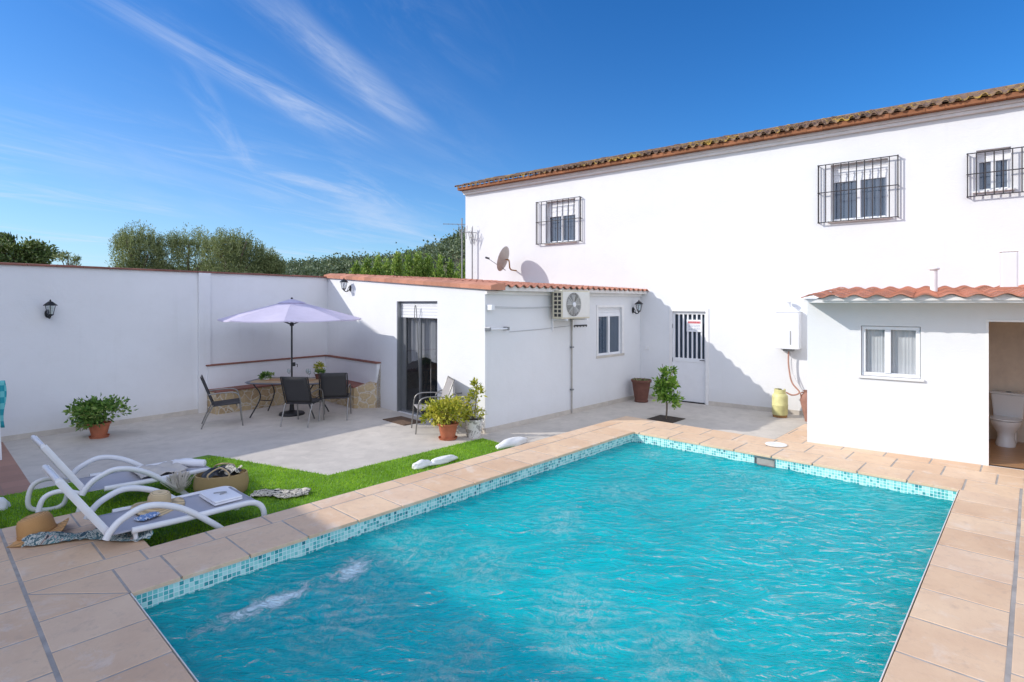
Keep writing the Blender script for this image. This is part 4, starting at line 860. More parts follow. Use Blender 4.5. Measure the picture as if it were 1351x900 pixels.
g = MB(); g.tube([(w_/2,-d_*0.4,h_+0.1),(w_/2,-d_*0.4,h_+0.2)], 0.04, 12); g.lathe([(0.06,h_+0.2),(0.065,h_+0.22),(0,h_+0.24)], 12, (w_/2,-d_*0.4,0), cap=False); g.build('flue', M['alu_white'], wh, smooth=40)
g = MB(); g.box(w_*0.62,w_*0.67,-d_-0.006,-d_,h_*0.12,h_*0.5); g.build('slot', M['cable'], wh)
g = MB(); g.box(w_*0.3,w_*0.7,-d_*0.8,-0.02,-0.05,-0.002); g.build('base_tray', M['steel'], wh)
gb = G(1029, 550, ZP); 
hs = thing('gas_hose', 'pinkish rubber hose hanging from the water heater to the gas bottle', 'hose', HOUSE.p(0,0,0), HOUSE.ang)
bt, bz = bx0+w_*0.5, bz0; et, ez = HOUSE.tz(1046, 520, 0.15)
g = MB(); g.tube(curve([(bt,-0.14,bz-0.05),(bt+0.0,-0.13,bz-0.35),(bt+0.06,-0.12,bz-0.7),(et+0.12,-0.13,ez+0.05),(et,-0.16,ez-0.02),(et-0.12,-0.2,ez+0.03)],8), 0.016, 8); g.build('tube', M['hose'], hs, smooth=60)
g = MB(); g.tube(curve([(bt+0.05,-0.1,bz-0.03),(bt+0.07,-0.09,bz-0.5),(et+0.2,-0.05,ez),(et+0.3,-0.03,ez-0.1)],8), 0.01, 6); g.build('pipe', M['alu_white'], hs, smooth=60)
gas = thing('gas_bottle', 'faded yellow gas bottle standing against the white house wall', 'gas bottle', gb, 0.3)
g = MB(); g.lathe([(0.0,0.03),(0.13,0.035),(0.15,0.07),(0.152,0.24),(0.156,0.25),(0.152,0.26),(0.152,0.42),(0.14,0.46),(0.10,0.495),(0.05,0.51),(0.0,0.512)], 28, cap=False); g.build('cylinder', M['gas_yellow'], gas, smooth=40)
g = MB(); g.lathe([(0.13,0.0),(0.135,0.0),(0.14,0.05),(0.135,0.05),(0.13,0.0)], 28, cap=False); g.build('foot_ring', M['rust'], gas, smooth=40)
g = MB(); n = 28
for j in range(n):
    a0_, a1_ = 2*pi*j/n, 2*pi*(j+1)/n
    if j in (0,1,2,3): continue
    top = 0.575
    g.add([(cos(a0_)*0.11,sin(a0_)*0.11,0.475),(cos(a1_)*0.11,sin(a1_)*0.11,0.475),(cos(a1_)*0.105,sin(a1_)*0.105,top),(cos(a0_)*0.105,sin(a0_)*0.105,top)], [(0,1,2,3)])
g.build('collar', M['gas_yellow'], gas, solid=0.006)
g = MB(); g.lathe([(0.022,0.51),(0.022,0.55),(0.035,0.555),(0.035,0.58),(0.0,0.585)], 14, cap=False); g.build('valve', M['rubber'], gas, smooth=40)
jb = G(1065, 556, ZP)
jar = thing('clay_amphora', 'tall narrow clay jar half hidden behind the hut corner', 'jar', jb + Vector((0.02,0,0)), 0)
g = MB(); g.lathe([(0.0,0.0),(0.06,0.0),(0.075,0.1),(0.12,0.28),(0.15,0.42),(0.13,0.52),(0.085,0.56),(0.08,0.59),(0.10,0.61),(0.085,0.61),(0.07,0.57),(0.0,0.5)], 24, cap=False); g.build('body', M['pot_clay'], jar, smooth=60)
for s_ in (-1,1): g = MB(); g.tube(curve([(s_*0.08,0,0.58),(s_*0.15,0,0.56),(s_*0.14,0,0.46)],6), 0.012, 7); g.build('handle', M['pot_clay'], jar, smooth=60)
# ---------------------------------------------------------------- satellite dish and aerials
dc = HOUSE.p(HOUSE.t(664, 0.6), 0.6, HOUSE.z(664, 341.5, 0.6))
nd = Vector((-0.88, 0.36, 0.30)).normalized(); q_ = nd.to_track_quat('Z', 'Y').to_matrix().to_4x4()
dish = thing('satellite_dish', 'round beige satellite dish on a bent arm at the house wall', 'satellite dish', dc)
g = MB(); g.m = q_; rd = 0.36
g.lathe([(0.0,-0.07),(rd*0.35,-0.06),(rd*0.7,-0.035),(rd,0.0),(rd+0.006,0.004),(rd,0.008),(rd*0.7,-0.027),(rd*0.35,-0.052),(0.0,-0.062)], 36, cap=False); g.build('reflector', M['dish'], dish, smooth=50)
tip = q_ @ Vector((0.0, 0.0, 0.52)) + Vector((0,0,-0.12)); bot = q_ @ Vector((0, 0, -0.02)) + Vector((0.05,0.0,-rd*0.9))
g = MB(); g.tube([bot, tip], 0.011, 6); g.build('feed_arm', M['cable'], dish)
g = MB(); g.tube([tip - nd*0.06, tip + nd*0.06], 0.028, 10); g.build('receiver', M['dark_frame'], dish)
wp = HOUSE.p(HOUSE.t(681), 0, HOUSE.z(681, 357)) - dc
g = MB(); bk = q_ @ Vector((0,0,-0.08)); g.tube(curve([bk, bk - nd*0.10, bk - nd*0.14 + Vector((0,0,-0.22)), wp + Vector((HOUSE.n.x*0.1, HOUSE.n.y*0.1, 0)), wp], 6), 0.02, 8); g.build('wall_arm', M['rust'], dish, smooth=60)
def aerial(loc, h, label, els):
    t = thing('tv_aerial', label, 'aerial', loc, 0)
    g = MB(); g.tube([(0,0,0),(0,0,h)], 0.022, 8); g.build('mast', M['cable'], t, smooth=50)
    for kind, z, a, ln in els:
        g = MB(); d = Vector((cos(a), sin(a), 0)); s_ = Vector((-sin(a), cos(a), 0))
        g.tube([d*-ln*0.35+Vector((0,0,z)), d*ln*0.65+Vector((0,0,z))], 0.011, 6)
        n = 7 if kind == 'long' else 4
        for k in range(n):
            c = d*(ln*(-0.32+0.95*k/(n-1))) + Vector((0,0,z)); e = (0.14 if kind == 'long' else 0.20)
            if kind == 'long': g.tube([c - s_*e, c + s_*e], 0.006, 5)
            else: g.tube([c - s_*0.05 - Vector((0,0,e)), c + s_*0.05 + Vector((0,0,e))], 0.009, 5)
        if kind == 'long':
            for sg_ in (-1,1): g.tube([d*-ln*0.3+Vector((0,0,z)), d*-ln*0.45+Vector((0,0,z+0.22*sg_))], 0.008, 5); g.tube([d*-ln*0.45+s_*-0.2+Vector((0,0,z+0.2*sg_)), d*-ln*0.45+s_*0.2+Vector((0,0,z+0.2*sg_))], 0.007, 5)
        g.build('antenna_array', M['cable'], t)
zr = 2.7
m_ = HOUSE.p(HOUSE.t(623,0.12), 0.12, 2.45); aerial(m_, HOUSE.z(624,300,0.12)-2.45, 'grey TV aerial mast in front of the white house corner', [('short', HOUSE.z(624,305,0.35)-2.45, R(200), 0.55), ('short', HOUSE.z(624,309,0.35)-2.45-0.05, R(120), 0.3)])
Y_ = 18.5; m_ = Vector(((609.5-675.5)/F*Y_, Y_, 1.9)); zt_ = CH-(288-400)/F*Y_; aerial(m_, zt_-1.9, 'TV aerial with a long horizontal boom against the sky left of the house', [('long', CH-(296-400)/F*Y_-1.9, R(187), 0.95), ('short', CH-(304-400)/F*Y_-1.9, R(30), 0.3)])
# ---------------------------------------------------------------- bench along the corner
bench = thing('stone_bench', 'built-in corner bench of irregular stone with terracotta seat behind the dining table', 'bench', (C1.x, C1.y, ZP), ANF.ang)
invb = Matrix.Rotation(-ANF.ang, 4, 'Z') @ Matrix.Translation((-C1.x, -C1.y, -ZP))
toGW = invb @ Matrix.Translation((GW.A.x, GW.A.y, ZP)) @ Matrix.Rotation(GW.ang, 4, 'Z')      # local frame of the garden wall
tb0 = GW.t(286, 0.5); SH = 0.46; dp_ = 0.50
ea = ANF.t(467, 0.50)
g = MB(); g.box(0.50,ea,-dp_,-0.06,0.0,SH); g.m = toGW; g.box(tb0,GL-0.05,-dp_,-0.06,0.0,SH); g.build('stone_base', M['stone'], bench)
g = MB(); g.box(0.52,ea+0.02,-dp_-0.03,-0.06,SH+0.001,SH+0.035); g.m = toGW; g.box(tb0-0.02,GL-0.05,-dp_-0.03,-0.06,SH+0.002,SH+0.036); g.build('seat', M['tile_dark'], bench)
bh = ANF.z(470, 476.0, 0.1) - ZP; te = ANF.t(499, 0.06)
g = MB(); g.box(0.05,te,-0.10,-0.001,0.0,bh); g.m = toGW; g.box(tb0,GL-0.02,-0.10,-0.001,0.0,bh+0.0); g.build('back_wall', M['stucco_old'], bench)
g = MB(); g.box(0.05,te+0.02,-0.125,0.0,bh+0.001,bh+0.03); g.m = toGW; g.box(tb0-0.03,GL-0.05,-0.125,0.0,bh+0.002,bh+0.031); g.build('back_coping', M['tile_dark'], bench)
g = MB(); g.add([(ea,-dp_,0),(te,-0.1,0),(te,-0.002,0),(ea-0.0,-0.002,0),(ea,-dp_,SH),(te,-0.1,SH+0.1),(te,-0.002,bh-0.01),(ea,-0.002,bh-0.4)], [(0,1,5,4),(1,2,6,5),(4,5,6,7),(3,0,4,7)]); 
g.build('stone_end', M['stone'], bench)
# ---------------------------------------------------------------- dining set
def make_chair(name, label, sling, loc, rz, group='sling chairs on the patio'):
    t = thing(name, label, 'chair', loc, rz, group)      # faces +y
    fm = M['steel'] if sling != 'dark' else M['steel']; W = 0.27
    sm = M['sling_dark'] if sling == 'dark' else M['sling_light']
    g = MB(); g.sheet(lambda u, w: ((u-0.5)*2*(W-0.02), 0.26-0.47*w, 0.44-0.03*w-0.025*sin(pi*u)*sin(pi*min(1,w*1.1))), 6, 10); g.build('seat', sm, t, smooth=180, solid=0.008)
    g = MB(); g.sheet(lambda u, w: ((u-0.5)*2*(W-0.02), -0.20-0.20*w-0.02*sin(pi*u), 0.44+0.50*w), 6, 8); g.build('backrest', sm, t, smooth=180, solid=0.008)
    for s_ in (-1,1):
        x = s_*W
        g = MB(); g.tube(curve([(x,0.30,0.0),(x,0.27,0.30),(x,0.25,0.52),(x,0.20,0.62),(x,0.10,0.655)],5), 0.0125, 8); g.build('leg', fm, t, smooth=60)
        g = MB(); g.tube(curve([(x,0.10,0.655),(x,-0.10,0.65),(x,-0.285,0.63)],5), 0.0125, 8, rb=0.012); g.build('armrest', fm, t, smooth=60)
        g = MB(); g.tube(curve([(x,-0.40,0.0),(x,-0.30,0.24),(x,-0.20,0.43)],4), 0.0125, 8); g.build('leg', fm, t, smooth=60)
        g = MB(); g.tube([(x,0.26,0.44),(x,-0.20,0.41),(x,-0.40,0.945)], 0.0125, 8); g.build('side_rail', fm if sling != 'dark' else M['dark_frame'], t, smooth=60)
    g = MB(); g.tube([(-W,-0.40,0.945),(W,-0.40,0.945)], 0.0125, 8); g.build('top_rail', M['dark_frame'] if sling == 'dark' else fm, t, smooth=60)
    g = MB(); g.tube([(-W,0.2,0.38),(W,0.2,0.38)], 0.010, 8); g.build('stretcher', fm, t, smooth=60)
    return t
ctr = G(385, 547, ZP)       # foot of the parasol
tax = R(-4)
tcx = Vector((ctr.x - 0.02, ctr.y - 0.02, ZP))
c0 = make_chair('patio_chair', 'charcoal sling chair pulled out at the left end of the dining table', 'dark', G(297,560,ZP), R(-62))
def place(o, loc, rz, label): o.location = loc; o.rotation_euler.z = rz; o['label'] = label; return o
c1 = place(copy_tree(c0), G(401,558,ZP), R(-6), 'charcoal sling chair seen from behind, standing in front of the parasol pole')
c2 = place(copy_tree(c0), G(443,550,ZP), R(10), 'charcoal sling chair seen from behind at the right end of the dining table')
c3 = make_chair('patio_chair', 'pale sling chair in the sun just behind the yellow potted shrub', 'light', G(566,569,ZP)+Vector((0.0,0.10,0)), R(108))
c4 = place(copy_tree(c3), G(596,563,ZP)+Vector((0.02,0.12,0)), R(126), 'pale sling chair by the annex wall, mostly hidden behind the yellow shrub')
# table
tab = thing('dining_table', 'long stone-topped patio table with dark metal legs under the parasol', 'table', tcx, tax)
TW, TD, TH = 0.80, 0.45, 0.72
def rrect(w, d, r, n=6):
    out = []
    for cx, cy, a in ((w-r,d-r,0),(-w+r,d-r,90),(-w+r,-d+r,180),(w-r,-d+r,270)):
        for k in range(n+1): out.append((cx+cos(R(a+90*k/n))*r, cy+sin(R(a+90*k/n))*r))
    return out
g = MB(); g.prism(rrect(TW-0.06,TD-0.06,0.2), TH-0.01, TH+0.006); g.build('tabletop', M['mosaic_top'], tab)
g = MB(); g.tube([(x,y,TH-0.005) for x,y in rrect(TW,TD,0.25)], 0.045, 6, rb=0.016, closed=True, up=(0,0,1)); g.build('rim', M['table_rim'], tab, smooth=40)
for sx in (-1,1):
    for sy in (-1,1):
        g = MB(); g.tube(curve([(sx*(TW-0.16),sy*(TD-0.12),TH-0.02),(sx*(TW-0.3),sy*(TD-0.16),0.42),(sx*(TW-0.12),sy*(TD-0.08),0.0)],7), 0.014, 8); g.build('leg', M['dark_frame'], tab, smooth=60)
    g = MB(); g.tube(curve([(sx*(TW-0.28),-TD+0.16,0.35),(sx*(TW-0.38),0,0.3),(sx*(TW-0.28),TD-0.16,0.35)],7), 0.010, 8); g.build('brace', M['dark_frame'], tab, smooth=60)
# parasol
um = thing('parasol', 'pale lilac octagonal parasol on a dark pole over the dining table', 'parasol', Vector((ctr.x, ctr.y, ZP)), R(16))
UT = 2.47; UR = 1.42; UZ = 2.02; 
g = MB(); g.lathe([(0.0,0.0),(0.25,0.0),(0.26,0.02),(0.24,0.05),(0.08,0.08),(0.05,0.1),(0.04,0.22),(0.0,0.22)], 30, cap=False); g.build('base', M['black_iron'], um, smooth=40)
g = MB(); g.tube([(0,0,0.1),(0,0,UT-0.04)], 0.019, 10); g.build('pole', M['dark_frame'], um, smooth=40)
g = MB(); NS = 8
def canopy(u, w):
    k = u*NS; a = 2*pi*u; fr_ = (k % 1.0); rr_ = UR*w; sec = cos(pi/NS)/cos((fr_-0.5)*2*pi/NS); 
    z = UT - 0.06 - (UT-0.06-UZ)*(w**1.06) - 0.02*sin(pi*fr_)*w 
    return (cos(a)*rr_*sec, sin(a)*rr_*sec, z)
g.sheet(lambda u, w: canopy(u, 0.1+0.9*w), 64, 10); can = g.build('canopy', M['umbrella'], um, smooth=5)
g = MB(); g.sheet(lambda u, w: (lambda p: (p[0],p[1],p[2]-0.075*w-0.01))(canopy(u, 1.0)), 64, 1); 
# valance is very short on this parasol: a hem
g.v = []; g.f = []; g.r = []
g.sheet(lambda u, w: (lambda p: (p[0]*1.0,p[1]*1.0,p[2]-0.022*w))(canopy(u, 1.0)), 64, 1); g.build('hem', M['umbrella'], can)
g = MB(); g.sheet(lambda u, w: (lambda p: (p[0],p[1],p[2]+0.03-0.01*w))(canopy(u, 0.2*w+0.001)), 64, 3); g.build('vent_cap', M['umbrella'], um, smooth=20)
g = MB(); g.lathe([(0.0,UT-0.035),(0.022,UT-0.035),(0.024,UT-0.015),(0.012,UT),(0.0,UT+0.003)], 10, cap=False); g.build('finial', M['black_iron'], um, smooth=50)
for k in range(NS):
    a = 2*pi*k/NS; g = MB(); g.tube([(cos(a)*UR*w*0.99, sin(a)*UR*w*0.99, UT-0.075-(UT-0.06-UZ)*(w**1.06)) for w in (0.03,0.25,0.5,0.75,0.99)], 0.008, 6); rib = g.build('rib', M['dark_frame'], um)
    g = MB(); g.tube([(cos(a)*0.03,sin(a)*0.03,UZ-0.12),(cos(a)*UR*0.5,sin(a)*UR*0.5,UT-0.08-(UT-0.06-UZ)*(0.5**1.06))], 0.007, 6); g.build('strut', M['dark_frame'], rib)
g = MB(); g.lathe([(0.04,UZ-0.15),(0.045,UZ-0.1),(0.03,UZ-0.08)], 12); g.build('hub', M['dark_frame'], um)
g = MB(); g.box(0.02,0.07,-0.02,0.02,1.02,1.1); g.tube([(0.06,0,1.06),(0.11,0,1.06),(0.11,0,1.0)], 0.008, 6); g.build('crank', M['rubber'], um)
# tableware
TZ = ZP+TH+0.008
def loc_t(x, y): v = Matrix.Rotation(tax,3,'Z') @ Vector((x,y,0)); return Vector((tcx.x+v.x, tcx.y+v.y, TZ))
def wine_glass(loc, label):
    t = tag(MB().lathe([(0.034,0.0),(0.034,0.003),(0.006,0.008),(0.004,0.09),(0.02,0.11),(0.038,0.15),(0.036,0.19),(0.031,0.215),(0.030,0.215),(0.034,0.19),(0.036,0.15),(0.018,0.113),(0.0,0.1)], 20, cap=False).build('wine_glass', M['glass_thin'], smooth=60), label, 'glass', 'wine glasses on the table'); t.location = loc
wine_glass(loc_t(-0.13,0.20), 'clear wine glass on the table just left of the parasol pole')
wine_glass(loc_t(0.27,0.22), 'clear wine glass on the table just right of the parasol pole')
wine_glass(loc_t(0.36,0.10), 'clear wine glass on the table beside the yellowish flower pot')
for (x,y,lb) in ((-0.30,0.02,'brown woven placemat at the left of the stone table'),(0.30,0.0,'brown woven placemat at the right of the stone table')):
    o = MB().box(-0.2,0.2,-0.15,0.15,0,0.006).build('placemat', M['placemat']); o.location = loc_t(x,y); o.rotation_euler.z = tax; tag(o, lb, 'placemat', 'placemats')
# ---------------------------------------------------------------- plants
def pot_mesh(r0, r1, h, rim=0.03): return [(0.0,0.0),(r0,0.0),(r1*0.96,h-rim),(r1*1.06,h-rim),(r1*1.07,h),(r1*0.97,h),(r1*0.93,h-0.04),(0.0,h-0.045)]
def bush(mb, rng, c, rx, ry, rz_, n, L_, W_, clumps=14, shell=0.5, up=0.3):
    cs = []
    for k in range(clumps):
        while True:
            v = Vector((rng.uniform(-1,1), rng.uniform(-1,1), rng.uniform(-1,1)))
            if 0.3 < v.length < 1: break
        cs.append((v, rng.uniform(0.25,0.45), rng.uniform(-0.25,0.25)))
    for i in range(n):
        v, s_, tn = cs[rng.randrange(clumps)]; p = v*0.8 + Vector((rng.gauss(0,s_*0.6), rng.gauss(0,s_*0.6), rng.gauss(0,s_*0.6)))
        if p.length > 1.12: p = p*(1.12/p.length)
        out = Vector((p.x, p.y, p.z+up)); mb.leaf((c[0]+p.x*rx, c[1]+p.y*ry, c[2]+p.z*rz_), L_*rng.uniform(0.6,1.2), W_*rng.uniform(0.7,1.2), rng, min(1,max(0,rng.random()*0.8+0.1+tn)), out.normalized() if out.length > 0.01 else None, 0.7)
def potted(name, label, loc, r0, r1, h, potmat, leafm, fn, stems, saucer=True):
    t = thing(name, label, 'potted plant', loc, 0)
    g = MB(); g.lathe(pot_mesh(r0,r1,h), 28, (0,0,0.02 if saucer else 0), cap=False); po = g.build('pot', M[potmat], t, smooth=40)
    if saucer: g = MB(); g.lathe([(0.0,0.0),(r0*1.25,0.0),(r0*1.4,0.035),(r0*1.32,0.035),(r0*1.2,0.012),(0,0.012)], 28, cap=False); g.build('saucer', M[potmat], t, smooth=40)
    g = MB(); g.lathe([(0.0,h-0.03),(r1*0.93,h-0.03)], 20, cap=False); g.build('soil', M['soil'], po)
    rng = random.Random(len(label)); g = MB()
    for st in stems: g.tube(curve(st,4), [0.012-0.008*k/(len(curve(st,4))-1) for k in range(len(curve(st,4)))], 6)
    g.build('stem', M['wood'], t, smooth=60)
    g = MB(); fn(g, rng); g.build('foliage', M[leafm], t); return t
def stems_to(rng, h, spread, n, top): return [[(0,0,h-0.05),(rng.uniform(-1,1)*spread*0.5, rng.uniform(-1,1)*spread*0.5, h+(top-h)*0.5),(rng.uniform(-1,1)*spread, rng.uniform(-1,1)*spread, top)] for _ in range(n)]
rs = random.Random(8)
def fol1(g, r): bush(g, r, (0.0,0.0,0.47), 0.46, 0.40, 0.22, 1500, 0.085, 0.045, 22); bush(g, r, (-0.22,0,0.32), 0.2, 0.2, 0.14, 260, 0.085, 0.045, 6)
potted('potted_shrub', 'spreading green shrub in a terracotta pot against the shaded garden wall', G(131,577,ZP), 0.11, 0.165, 0.24, 'pot', 'leaf_green', fol1, stems_to(rs,0.24,0.2,9,0.5))
def fol2(g, r): bush(g, r, (0.0,0,0.49), 0.38, 0.34, 0.22, 1300, 0.085, 0.04, 22); bush(g, r, (-0.28,0,0.36), 0.16, 0.16, 0.13, 220, 0.085, 0.04, 6)
potted('yellow_shrub', 'yellow-green shrub in a terracotta pot on the sunny patio by the turf', G(591,579,ZP), 0.12, 0.175, 0.26, 'pot', 'leaf_yellow', fol2, stems_to(rs,0.26,0.2,9,0.5))
# young tall shrub at the annex corner in a white pebble-covered pot
def fol3(g, r):
    for (x,z,s_) in ((0.05,0.92,0.10),(0.07,0.74,0.11),(-0.02,0.6,0.13),(0.05,0.45,0.15),(-0.07,0.35,0.15)): bush(g, r, (x,0,z), s_, s_, s_*0.8, 80, 0.085, 0.035, 5)
M['pot_white'] = pattern_cloth('white and grey crackled pot', [(0,(0.35,0.33,0.30)),(0.45,(0.72,0.69,0.64)),(0.62,(0.4,0.38,0.35))], 9, 1.0)
cl = ANF.t(626, 0.28); potted('tall_potted_plant', 'lanky yellowish plant in a pale crackled pot at the annex corner', ANF.p(cl, 0.3, ZP), 0.12, 0.17, 0.32, 'pot_white', 'leaf_yellow', fol3, [[(0,0,0.3),(0.04,0,0.6),(0.05,0,0.95)],[(0,0,0.3),(-0.06,0.02,0.45),(-0.05,0.02,0.6)]], False)
# empty-ish big brown pot by house wall
bp_ = thing('brown_pot', 'big dark brown planter in the corner left of the barred door', 'pot', G(846,530,ZP)+Vector((0,0,0)), 0)
g = MB(); g.lathe([(0.0,0.0),(0.15,0.0),(0.165,0.03),(0.15,0.05),(0.19,0.3),(0.215,0.47),(0.24,0.48),(0.24,0.53),(0.21,0.53),(0.2,0.46),(0,0.46)], 28, cap=False); g.build('body', M['pot_brown'], bp_, smooth=40)
g = MB(); g.lathe([(0,0.47),(0.2,0.47)], 20, cap=False); g.build('soil', M['soil'], bp_)
g = MB(); r_ = random.Random(3)
for i in range(120): a_ = r_.uniform(0,2*pi); q = r_.uniform(0.02,0.2); g.leaf((cos(a_)*q,sin(a_)*q,0.47), r_.uniform(0.05,0.12), 0.02, r_, updir=(cos(a_)*0.5,sin(a_)*0.5,1), spread=0.4)
g.build('weeds', M['leaf_olive'], bp_)
# citrus sapling in the ground square
cp = G(879, 553, ZP)
cit = thing('citrus_sapling', 'young green citrus tree growing from a square opening in the grey patio', 'small tree', cp, 0); cit.scale = (1.1,1.1,1.16)
g = MB(); g.tube(curve([(0,0,0),(0.012,0,0.25),(-0.01,0.0,0.5),(0.01,0,0.8)],5), [0.016]*6+[0.012]*6+[0.008]*4, 8)
for k in range(7): a_ = k*2.4; g.tube(curve([(0,0,0.30+0.07*k),(cos(a_)*0.09,sin(a_)*0.09,0.42+0.07*k),(cos(a_)*0.15,sin(a_)*0.15,0.5+0.075*k)],3), 0.005, 5)
g.build('trunk', M['wood'], cit, smooth=60)
g = MB(); r_ = random.Random(17)
for (x,z,s_,n_) in ((0.0,0.46,0.24,330),(0.08,0.33,0.17,170),(-0.02,0.64,0.19,230),(0.03,0.83,0.13,140),(0.1,0.6,0.14,90)): bush(g, r_, (x,0,z), s_, s_, s_*0.72, n_, 0.085, 0.042, 7)
g.build('crown', M['leaf_citrus'], cit)
tp_ = MB(); cc = PQ(cp); tp_.box(cc[0]-0.28,cc[0]+0.28,-cc[1]-0.28,-cc[1]+0.28,ZP+0.002,ZP+0.010); o = pool_obj(tp_, 'tree_pit', M['soil']); tag(o, 'dark soil square around the citrus sapling', 'tree pit', kind='structure')
# table plants
t = thing('herb_bunch', 'low green leafy plant on the left end of the table', 'plant', loc_t(-0.55,0.05)); g = MB(); g.lathe([(0,0),(0.06,0),(0.08,0.05),(0.0,0.045)], 16, cap=False); g.build('bowl', M['ceramic'], t, smooth=50); g = MB(); bush(g, random.Random(5), (0,0,0.09), 0.13, 0.12, 0.06, 260, 0.06, 0.03, 8); g.build('foliage', M['leaf_green'], t)
t = thing('flower_pot', 'pale yellow flowers in a small pot on the right end of the table', 'flowers', loc_t(0.50,0.24)); g = MB(); g.lathe(pot_mesh(0.05,0.07,0.10,0.02), 18, cap=False); g.build('pot', M['pot_brown'], t, smooth=40); g = MB(); bush(g, random.Random(6), (0,0,0.14), 0.12, 0.1, 0.06, 200, 0.06, 0.03, 8); g.build('foliage', M['leaf_green'], t); g = MB(); bush(g, random.Random(7), (0.02,0,0.26), 0.12, 0.1, 0.09, 160, 0.05, 0.03, 8); g.build('blooms', M['leaf_yellow'], t)
# doormat
dm = G(531, 555.5, ZP+0.003); o = MB().box(-0.38,0.38,-0.22,0.22,0,0.014).build('doormat', M['mat_fibre']); o.location = dm; o.rotation_euler.z = ANF.ang; tag(o, 'brown doormat on the patio at the sliding door', 'doormat')
# ---------------------------------------------------------------- sun loungers
def make_lounger(loc, rz, label, rz0=0.0):
    """rz0: height of the rear feet (the near one stands with them on the deck edge)"""
    t = thing('sun_lounger', label, 'sun lounger', loc, rz, 'white plastic sun loungers on the turf'); pw = M['plastic_white']; W = 0.33
    for s_ in (-1,1):
        y = s_*W
        g = MB(); g.tube(curve([(-0.20,y,0.315),(0.2,y,0.30),(0.70,y,0.295),(0.86,y,0.285),(0.95,y,0.23),(0.985,y,0.13),(0.97,y,0.0)],6), 0.018, 8, rb=0.030)
        g.build('side_rail', pw, t, smooth=60)
        g = MB(); g.tube(curve([(-0.40,y*1.06,0.30),(-0.36,y*1.06,0.37),(-0.27,y*1.06,0.45),(-0.08,y*1.06,0.51),(0.18,y*1.06,0.42),(0.46,y*1.06,0.20),(0.66,y*1.06,0.0)],7), 0.021, 8, rb=0.030); g.build('armrest', pw, t, smooth=60)
        g = MB(); g.tube([(-0.36,y*0.9,0.32),(-0.71,y*0.9,0.87)], 0.016, 8, rb=0.032); g.build('back_rail', pw, t, smooth=60)
        if rz0 > 0.1:
            g = MB(); g.tube(curve([(-0.17,y*0.9,0.30),(-0.15,y*0.9,0.15),(-0.12,y*0.9,0.0)],5), 0.02, 8); g.build('leg', pw, t, smooth=60); continue
        g = MB(); g.tube(curve([(-0.40,y*0.95,0.31),(-0.58,y*0.95,0.38),(-0.72,y*0.95,0.33),(-0.75,y*0.95,rz0*0.8+0.10),(-0.62,y*0.95,rz0+0.02),(-0.46,y*0.95,rz0+0.03),(-0.40,y*0.95,max(0.2,rz0+0.03))],6), 0.018, 8, rb=0.026); g.build('leg', pw, t, smooth=60)
    g = MB(); g.tube([(-0.715,-W*0.9,0.875),(-0.715,W*0.9,0.875)], 0.022, 8); g.build('top_bar', pw, t, smooth=60)
    g = MB(); g.tube([(0.93,-W,0.25),(0.93,W,0.25)], 0.022, 8); g.build('foot_bar', pw, t, smooth=60)
    g = MB(); g.sheet(lambda u, w: (-0.36+1.26*u, (w-0.5)*2*(W-0.01), 0.315-0.02*u-0.03*sin(pi*w)*sin(pi*u)), 16, 8); g.build('seat', M['sling_grey'], t, smooth=180, solid=0.006)
    g = MB(); g.sheet(lambda u, w: (-0.37-0.33*u, (w-0.5)*2*(W*0.9-0.01), 0.335+0.52*u), 10, 6); g.build('backrest', M['sling_grey'], t, smooth=180, solid=0.006)
    return t
LA = R(48)
lc = Vector((-3.51, 5.385, ZP)); LSH = Vector((-1.07, 1.13, 0))
lo1 = make_lounger(lc, LA, 'white plastic sun lounger nearest the pool, with a pale hat on its seat', 0.205)
lo2 = make_lounger(lc + LSH, LA, 'white plastic sun lounger farther from the pool, behind the straw bag', 0.02)
def on_l(base, x, y, z): v = Matrix.Rotation(LA,3,'Z') @ Vector((x,y,0)); return Vector((base.x+v.x, base.y+v.y, base.z+z))
# things on the loungers
def hat(loc, rz, tilt, s, mat, label, floppy=0.02, brimr=0.21):
    t = thing('straw_hat', label, 'hat', loc, rz); t.rotation_euler = (tilt[0], tilt[1], rz)
    g = MB(); g.lathe([(0.096*s,0.0),(0.095*s,0.03*s),(0.090*s,0.08*s),(0.078*s,0.108*s),(0.05*s,0.12*s),(0.02*s,0.117*s),(0.0,0.115*s)], 30, (0,0,0.02), 1.0, 1.12, cap=False); g.build('crown', M[mat], t, smooth=70)
    g = MB(); g.sheet(lambda u, w: (cos(2*pi*u)*(0.094*s+(brimr-0.094*s)*w), sin(2*pi*u)*(0.094*s+(brimr-0.094*s)*w)*1.1, 0.02+ (floppy*sin(2*pi*u*2+0.6)+floppy*0.7*sin(2*pi*u*3))*w - 0.018*w), 60, 8); g.build('brim', M[mat], t, smooth=180, solid=0.004)
    g = MB(); g.tube([(cos(2*pi*k/24)*0.0975*s, sin(2*pi*k/24)*0.0975*s*1.12, 0.036) for k in range(24)], 0.003, 6, rb=0.012, closed=True, up=(0,0,1)); g.build('hat_band', M[mat], t, smooth=60); return t
hat(G(209,669,0.10), 0.5, (0.05,0.10), 1.12, 'straw_pale', 'pale straw hat lying on the grey seat of the near lounger', 0.018, 0.23)
hat(G(44,709,0.008)+Vector((0,0.05,0.0)), 0.2, (0.0,-0.22), 1.42, 'straw_hat', 'large orange-tan floppy hat on the deck tiles at the left', 0.03, 0.235)
